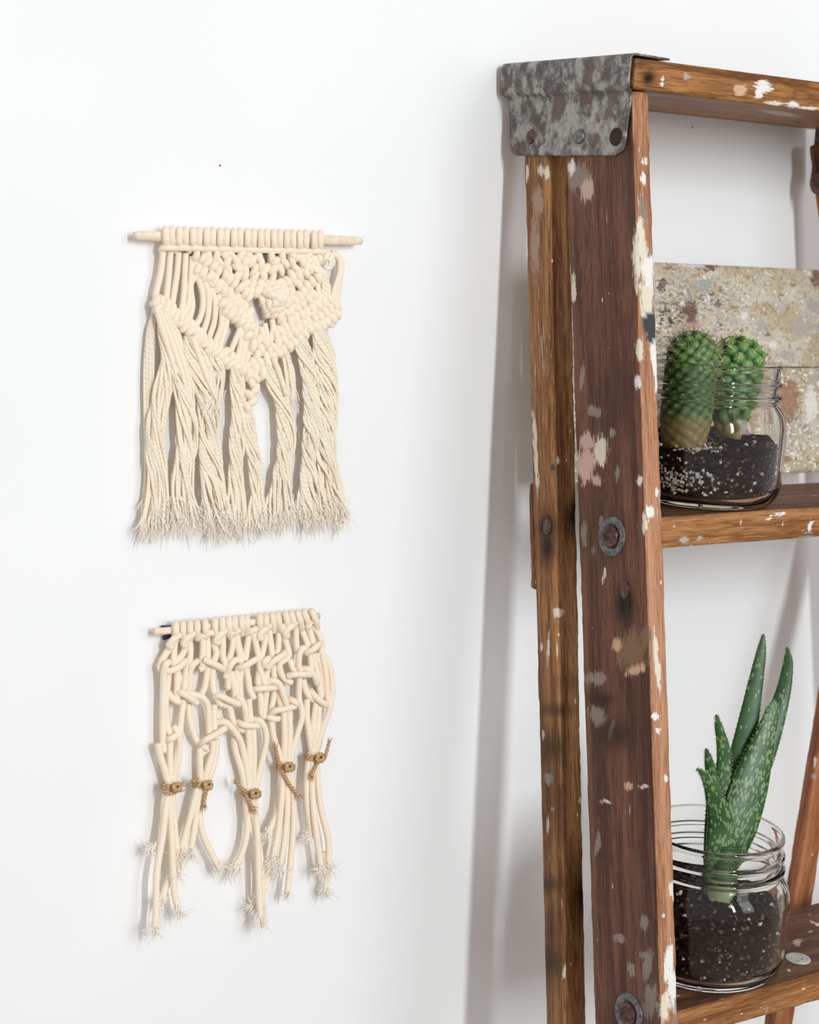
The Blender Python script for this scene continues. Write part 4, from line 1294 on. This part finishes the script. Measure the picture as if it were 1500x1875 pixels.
# jute ties
TIES = [(313, 1441, 17, [(326, 1437), (333, 1436)], [(300, 1448), (304, 1453), (318, 1452), (327, 1447)]),
        (371, 1437, 16, [(381, 1442), (376, 1458), (373, 1476)], [(352, 1430), (358, 1428)]),
        (460, 1453, 16, [(446, 1446), (436, 1436), (432, 1430)], [(450, 1456), (457, 1468), (464, 1483)]),
        (523, 1404, 15, [(512, 1400), (508, 1385), (504, 1366)], [(516, 1410), (530, 1436), (548, 1457)]),
        (576, 1387, 16, [(594, 1391), (598, 1378), (602, 1361)], [(584, 1394), (576, 1408), (570, 1421)])]
for (x, y, hw, t1, t2) in TIES:
    pts = []
    for k in range(34):
        a = 2 * PI * k / 12.0
        pts.append(at_wall(x + hw * math.cos(a), y + (k / 34 - 0.5) * 9 + 2.5 * math.sin(a + 1) , 0.0085 + 0.0055 * math.sin(a)))
    b = MB(); b.tube(smooth_path(pts, 3), 0.00105, 8, lobes=2, lobe_amp=0.22, twist=1900)
    o = b.build('twine_tie', M_TWINE, low)
    # overhand knot on the front of the wrap
    kx = x + (hw * 0.55 if t1[0][0] > x else hw * 0.35)
    kp = [(kx - 6, y - 4, 6), (kx, y + 5, 8.5), (kx + 7, y + 2, 8), (kx + 4, y - 6, 6.5), (kx - 4, y - 1, 9), (kx - 2, y + 7, 8), (kx + 6, y + 6, 6)]
    b = MB(); b.tube(wp(kp, 0.0085), 0.0012, 8, lobes=2, lobe_amp=0.22, twist=1900)
    b.build('twine_knot', M_TWINE, o)
    for tl in (t1, t2):
        pth = wp([(p[0], p[1], 6.5) for p in tl], 0.0085)
        b = MB(); b.tube(pth, 0.00105, 8, lobes=2, lobe_amp=0.22, twist=1900)
        e = b.build('twine_end', M_TWINE, o)
        d = pth[-1] - pth[-3]
        bb = MB(); dn = d / np.linalg.norm(d)
        for q in range(12):
            s = pth[-1] - dn * 0.003; v = dn + np.array([rng.gauss(0, .28), rng.gauss(0, .15), rng.gauss(0, .28)])
            cone(bb, s, v, rng.uniform(0.0045, 0.008), 0.0004)
        f = bb.build('twine_fluff', M_TWINE, e) if False else bb.build('twine_fluff', M_TWINE, o)
        f['kind'] = 'stuff'

# ------------------------------------------------------------------ upper hanging
up_o = at_wall(450, 436, 0.006)
upr = thing('wall_hanging', up_o, 'upper dense cream macrame with a chevron of knots and long twisted fringe', 'macrame')
b = MB(); pth = smooth_path([at_wall(x, y, 0.0085) for x, y in ((245, 431), (262, 431.5), (300, 433), (450, 437), (600, 440), (640, 441), (661, 441.5))], 4)
rr = [0.0020, 0.0024, 0.0026, 0.0027] + [0.0030] * (len(pth) - 10) + [0.0029, 0.0028, 0.0027, 0.0026, 0.0024, 0.0022]
b.tube(pth, rr, 18); b.build('dowel', M_DOWEL, upr)
b = MB(); b.tube(wp([(345, 462, -2), (400, 462, -2.5), (450, 461, -2.5), (516, 463, -2)]), 0.0013, 8)
b.build('hanging_cord', M_NAVY, upr)
rng = random.Random(23)


def ucord(pts, base=0.0075, r=0.00195, name='cord', mat=None):
    b = MB(); b.tube(wp(pts, base), r, 10)
    return b.build(name, mat or M_CORD, upr)


def udow(x): return 430.5 + (x - 245) * 11.0 / 415


HEADS = [309, 334, 359, 384, 409, 434, 459, 483, 507, 531, 555, 581]
for i, x in enumerate(HEADS):
    y = udow(x)
    for s in (-1, 1):
        xx = x + s * 5.7
        pts = [(xx, y + 9, -0.5), (xx, y - 6, -0.2), (xx, y - 12.5, 2.6), (xx, y - 8, 5.6), (xx, y, 6.6), (xx + rng.uniform(-.7, .7), y + 9, 5.8), (xx - s * 0.6, y + 17, 3.0)]
        ucord(pts, 0.0062, 0.00215, 'lark_head_loop')
    ucord([(x - 12.5, y + 27, 0), (x - 12, y + 22, 2.2), (x, y + 21 + rng.uniform(-1, 1), 4.2), (x + 12, y + 22, 2.2), (x + 12.5, y + 27, 0)], 0.0068, 0.0020, 'lark_head_bar')
# cords hanging from the left end
for pts in ([(299, 459), (294, 500), (287, 530), (285, 548), (291, 566)], [(312, 461), (309, 500), (305, 540), (303, 560)],
            [(327, 462), (324, 500), (318, 540), (314, 566)], [(340, 464), (338, 500), (336, 540), (330, 582), (324, 592)],
            [(352, 470), (350, 500), (349, 530), (352, 560), (346, 584), (338, 600)],
            [(358, 478), (360, 500), (348, 522), (347, 548), (340, 570), (332, 588)],
            [(362, 508), (370, 535), (371, 560), (366, 582), (356, 600), (350, 612)],
            [(374, 516), (382, 540), (381, 575), (374, 602), (366, 622)],
            [(385, 528), (394, 552), (392, 588), (384, 614), (377, 634)],
            [(398, 540), (405, 560), (405, 596), (395, 624), (388, 644)],
            [(408, 552), (415, 570), (413, 600), (404, 628), (398, 650)],
            [(430, 575), (439, 598), (431, 622), (421, 646), (414, 662)],
            [(444, 590), (450, 610), (446, 640), (440, 672)], [(440, 600), (442, 622), (436, 650), (430, 676)],
            [(452, 596), (458, 612), (455, 640), (450, 676)],
            [(468, 590), (470, 615), (472, 642), (468, 660)], [(462, 600), (463, 625), (458, 650)],
            [(484, 592), (488, 615), (483, 640)], [(498, 585), (500, 602), (494, 628)],
            [(520, 575), (517, 600), (512, 620)], [(532, 560), (530, 585), (526, 605)], [(545, 550), (544, 575), (540, 598)], [(556, 540), (557, 565), (555, 590)],
            [(568, 525), (571, 550), (569, 578)], [(580, 512), (584, 545), (582, 570)],
            [(606, 462), (620, 474), (621, 500), (612, 530), (608, 560), (607, 600)], [(612, 462), (625, 480), (622, 512), (617, 545), (612, 590)],
            [(601, 520), (600, 548), (596, 580)]):
    ucord([(p[0], p[1], rng.uniform(-.4, .4)) for p in pts])
# loose loop at the top right
for k in range(6):
    o_ = k * 2.6
    ucord([(566 + o_, 462 + k * .6, 1), (568 + o_, 478, 2), (574 + o_, 492, 3), (586 + o_ * .7, 502, 3.5), (592 + o_ * .7, 520, 2.5), (590 + o_, 545, 1.5), (588 + o_, 565, 0.5)], 0.0070, 0.0011, 'cord', M_YARN)
for k in range(5):
    ucord([(590, 468 + 3 * k, 2.5), (600 - k, 463 + 2.6 * k, 5), (609 - k, 469 + 2 * k, 5), (611 - 1.5 * k, 482, 4.5), (604 - k, 492, 4), (594, 490 - k, 3.5)], 0.0070, 0.0011, 'cord', M_YARN)


# half hitches: one short arched wrap, copied along the knotted chevrons
def hitch_mesh():
    b = MB(); P = []
    for k in range(9):
        a = PI * k / 8
        P.append(np.array([0.0, -math.cos(a) * 0.0026, math.sin(a) * 0.0030]))
    b.tube(smooth_path(P, 2), [0.0019 + 0.0003 * math.sin(PI * k / 16) for k in range(17)], 10)
    return b


proto = hitch_mesh().build('half_hitch', M_CORD, None)
first = [True]


def hitch(x, y, ang, off=6.0, sc=1.0):
    """ang: direction of the wrap in the picture plane, degrees from upright"""
    P = at_wall(x, y, off * 0.001)
    e3 = Vector((0, -1, 0)); a = math.radians(ang)
    e2 = Vector((math.sin(a), 0, math.cos(a))); e1 = e2.cross(e3)
    M = Matrix(((e1[0], e2[0], e3[0], P[0] - up_o[0]), (e1[1], e2[1], e3[1], P[1] - up_o[1]), (e1[2], e2[2], e3[2], P[2] - up_o[2]), (0, 0, 0, 1)))
    M = M @ Matrix.Rotation(rng.uniform(-.25, .25), 4, 'Z') @ Matrix.Rotation(rng.uniform(-.2, .2), 4, 'X') @ Matrix.Diagonal((sc * rng.uniform(.92, 1.1), sc * rng.uniform(.9, 1.12), sc * rng.uniform(.9, 1.1), 1))
    if first[0]: o = proto; first[0] = False
    else:
        o = proto.copy(); COL.objects.link(o)
    o.parent = upr; o.matrix_local = M
    return o


def hitch_line(pts, step=12.0, ang=0, off=6.0, sc=1.0, jit=1.2):
    P = [np.array(p, float) for p in pts]
    d = 0.0; out = []
    for i in range(len(P) - 1):
        L = np.linalg.norm(P[i + 1] - P[i])
        while d < L:
            out.append(P[i] + (P[i + 1] - P[i]) * d / L); d += step
        d -= L
    for p in out: hitch(p[0] + rng.uniform(-jit, jit), p[1] + rng.uniform(-jit, jit), ang + rng.uniform(-12, 12), off, sc)


# upper chevron, left arm (two rows) and the packed middle
hitch_line([(356, 468), (382, 484), (414, 507), (440, 530), (464, 552)], 12.5, 35, 7.0)
hitch_line([(358, 494), (384, 507), (410, 532), (436, 556), (462, 580)], 12.5, 30, 6.2, 1.05)
hitch_line([(376, 508), (400, 530), (428, 552), (452, 574)], 14, 60, 5.2, 1.1)
for row, (y, xs) in enumerate(((468, (378, 392, 406, 421, 436, 449, 470, 494, 512, 528, 545, 560)), (480, (398, 412, 427, 444, 458, 476, 500, 516, 532, 548, 562)),
                               (493, (415, 430, 446, 461, 482, 497, 512, 540, 555)), (506, (430, 446, 462, 478, 494, 530, 546)), (519, (445, 458, 473, 545)), (532, (455, 468)))):
    for x in xs: hitch(x + rng.uniform(-2, 2), y + rng.uniform(-2, 2) + row * .3, rng.uniform(-50, 50), 6.4, 1.08)
# right arm
hitch_line([(584, 474), (560, 496), (536, 512), (520, 520)], 12.5, -35, 6.6)
hitch_line([(588, 500), (564, 520), (545, 545), (528, 566), (505, 585)], 12.5, -30, 6.2, 1.05)
hitch_line([(570, 540), (546, 560), (520, 578)], 13, -55, 5.8, 1.1)
# berry knot
for (rad, n, off) in ((27, 15, 5.0), (18, 10, 7.6), (9.5, 6, 9.4), (2.5, 2, 10.2)):
    for k in range(n):
        a = 2 * PI * (k + 0.5 * rng.random()) / n
        hitch(504 + rad * math.cos(a), 546 + rad * 1.05 * math.sin(a), 90 - math.degrees(a) + rng.uniform(40, 75), off, 1.15)
# lower chevron
hitch_line([(282, 549), (309, 566), (328, 584), (351, 602), (384, 634), (404, 645), (425, 658), (448, 674)], 11.5, 25, 6.4, 1.05)
hitch_line([(290, 560), (318, 580), (345, 606), (372, 628), (398, 652), (430, 672), (456, 684)], 12, 40, 6.0, 1.1)
hitch_line([(404, 556), (420, 566), (436, 576), (452, 588), (462, 602)], 11.5, 60, 6.8, 1.08)
hitch_line([(410, 568), (432, 584), (452, 600)], 12, 40, 6.2, 1.1)
hitch_line([(612, 560), (584, 580), (556, 592), (535, 608), (514, 624), (498, 636), (480, 656)], 11.5, -30, 6.4, 1.05)
hitch_line([(614, 574), (588, 594), (560, 604), (540, 622), (518, 638), (500, 652), (482, 668)], 12, -45, 6.0, 1.1)
hitch_line([(600, 548), (576, 562), (552, 576), (530, 590), (512, 606), (496, 618)], 12, -35, 5.6, 1.08)
for (x, y, a) in ((462, 608, 10), (476, 612, -10), (452, 614, 60), (470, 622, 20), (482, 628, -30), (460, 632, 0), (474, 640, -20), (466, 652, 10), (458, 664, 30), (472, 664, -30), (464, 676, 0), (452, 686, 20), (476, 682, 0), (464, 692, -60)):
    hitch(x, y, a, 7.0, 1.1)
for k in range(5):
    hitch(462 - 2.5 * k + (4 if k % 2 else -4), 702 + 11 * k, 40 if k % 2 else -40, 6.8, 1.05)


# twisted tassels hanging from the lower chevron
def tassel(ctr, width, turns, yarns, seed, base=0.0085, flare=1.25, depth=0.42, loose=0.0):
    rg = random.Random(seed)
    C = [np.array(p, float) for p in ctr]
    n = 46
    sm = smooth_path([np.array([p[0], p[1], 0]) for p in C], 12)
    sm = np.array(sm); L = np.concatenate([[0], np.cumsum(np.linalg.norm(np.diff(sm, axis=0), axis=1))])
    tt = np.linspace(0, L[-1], n)
    cx = np.interp(tt, L, sm[:, 0]); cyy = np.interp(tt, L, sm[:, 1])
    b = MB(); ends = []
    for q in range(yarns):
        ph = 2 * PI * q / yarns * 2.618 + rg.uniform(-.3, .3)
        rad = math.sqrt(rg.uniform(0.35, 1.0)) if q % 4 else 0.3
        wob = rg.uniform(0, 6.28); tw = turns * rg.uniform(0.94, 1.06)
        endn = n - rg.randint(0, 4)
        pts = []
        fl = rg.uniform(-1, 1)
        for i in range(endn):
            s = i / (n - 1)
            env = min(1.0, 0.45 + s / 0.10 * 0.55)
            if s > 0.72: env *= 1 + (flare - 1) * ((s - 0.72) / 0.28)
            hold = s if s < 0.74 else 0.74 + (s - 0.74) * 0.35
            a = ph - 2 * PI * tw * hold + 0.25 * math.sin(wob + s * 9)
            x = cx[i] + math.cos(a) * rad * width / 2 * env + (fl * width * 0.22 * ((s - .7) / .3) if s > .7 else 0) + 0.9 * math.sin(wob + 10 * s) * (0.35 + loose + max(0, s - .6))
            y = cyy[i]
            off = base + math.sin(a) * rad * width / 2 * depth * 0.00033 * (0.9 if s < .72 else 1.0)
            off = max(off, 0.0012)
            pts.append(at_wall(x, y, off))
        r = 0.00095 * rg.uniform(0.85, 1.15)
        rads = [r if i < endn - 5 else r * (0.9 - 0.10 * (i - endn + 5)) for i in range(endn)]
        b.tube(pts, rads, 6)
        ends.append((pts[-1], pts[-1] - pts[-3]))
    o = b.build('tassel', M_YARN, upr); o['kind'] = 'stuff'
    fb = MB()
    for (p, d) in ends:
        d = d / np.linalg.norm(d)
        for k in range(9):
            v = d + np.array([rg.gauss(0, .34), rg.gauss(0, .2), rg.gauss(0, .12)])
            s = p - d * rg.uniform(0.0, 0.012) + np.array([rg.gauss(0, 1), 0, 0]) * 0.0008
            l = rg.uniform(0.005, 0.012)
            v /= np.linalg.norm(v)
            e = s + v * l; e[1] = min(e[1], WALL_Y - 0.0005)
            m = (s + e) / 2 + np.array([rg.gauss(0, 1), 0, rg.gauss(0, .5)]) * 0.0008
            fb.tube([s, m, e], [0.00026, 0.00022, 0.00012], 4, caps=False)
    f = fb.build('fringe', M_FRAY, o); f['kind'] = 'stuff'
    return o


tassel([(285, 566), (275, 620), (273, 720), (274, 830), (273, 900), (264, 966)], 17, 0.3, 12, 40, base=0.0045, flare=1.7, depth=0.2)
tassel([(300, 580), (313, 655), (290, 740), (284, 800), (290, 870), (288, 920), (280, 974)], 37, 1.2, 26, 41, flare=1.5)
tassel([(300, 572), (318, 640), (334, 700), (342, 760), (342, 820), (334, 890), (340, 972)], 38, 1.3, 26, 42, flare=1.6, base=0.0095)
tassel([(348, 616), (362, 672), (374, 722), (385, 770), (388, 836), (392, 902), (398, 978)], 45, 1.4, 30, 43, flare=1.5)
tassel([(388, 648), (397, 680), (393, 716), (382, 750)], 32, 0.25, 16, 44, base=0.0085, flare=0.9)
tassel([(430, 668), (436, 720), (435, 787), (432, 853), (432, 910), (428, 972)], 27, 1.5, 18, 45, flare=1.8)
tassel([(455, 752), (456, 790), (465, 836), (470, 890), (471, 970)], 24, 1.1, 16, 46, flare=2.2)
tassel([(488, 656), (500, 690), (514, 730), (524, 775), (523, 825), (514, 886), (512, 966)], 32, 1.6, 24, 47, flare=1.9)
tassel([(520, 634), (528, 660), (532, 700), (530, 740)], 22, 0.3, 10, 48, base=0.0075, flare=0.8)
tassel([(546, 606), (556, 640), (567, 690), (570, 735), (570, 790), (565, 853), (567, 915), (568, 964)], 29, 2.6, 24, 49, flare=2.0)
tassel([(582, 592), (592, 640), (600, 690), (600, 754), (597, 820), (606, 886), (613, 958)], 37, 2.0, 28, 50, flare=1.6)
# single cords that unravel into the tassels
for pts in ([(290, 566), (304, 600), (322, 650), (338, 700), (346, 740)], [(299, 572), (316, 610), (334, 660), (346, 705), (350, 745)], [(286, 560), (296, 600), (312, 650), (326, 700)], [(352, 618), (362, 645), (378, 690), (398, 735)],
            [(500, 655), (512, 685), (524, 725)]):
    pth = wp(pts, 0.0118); n_ = len(pth)
    b = MB(); b.tube(pth, [0.0019 - 0.0011 * max(0, (k / n_ - .4) / .6) for k in range(n_)], 10)
    b.build('cord', M_CORD, upr)
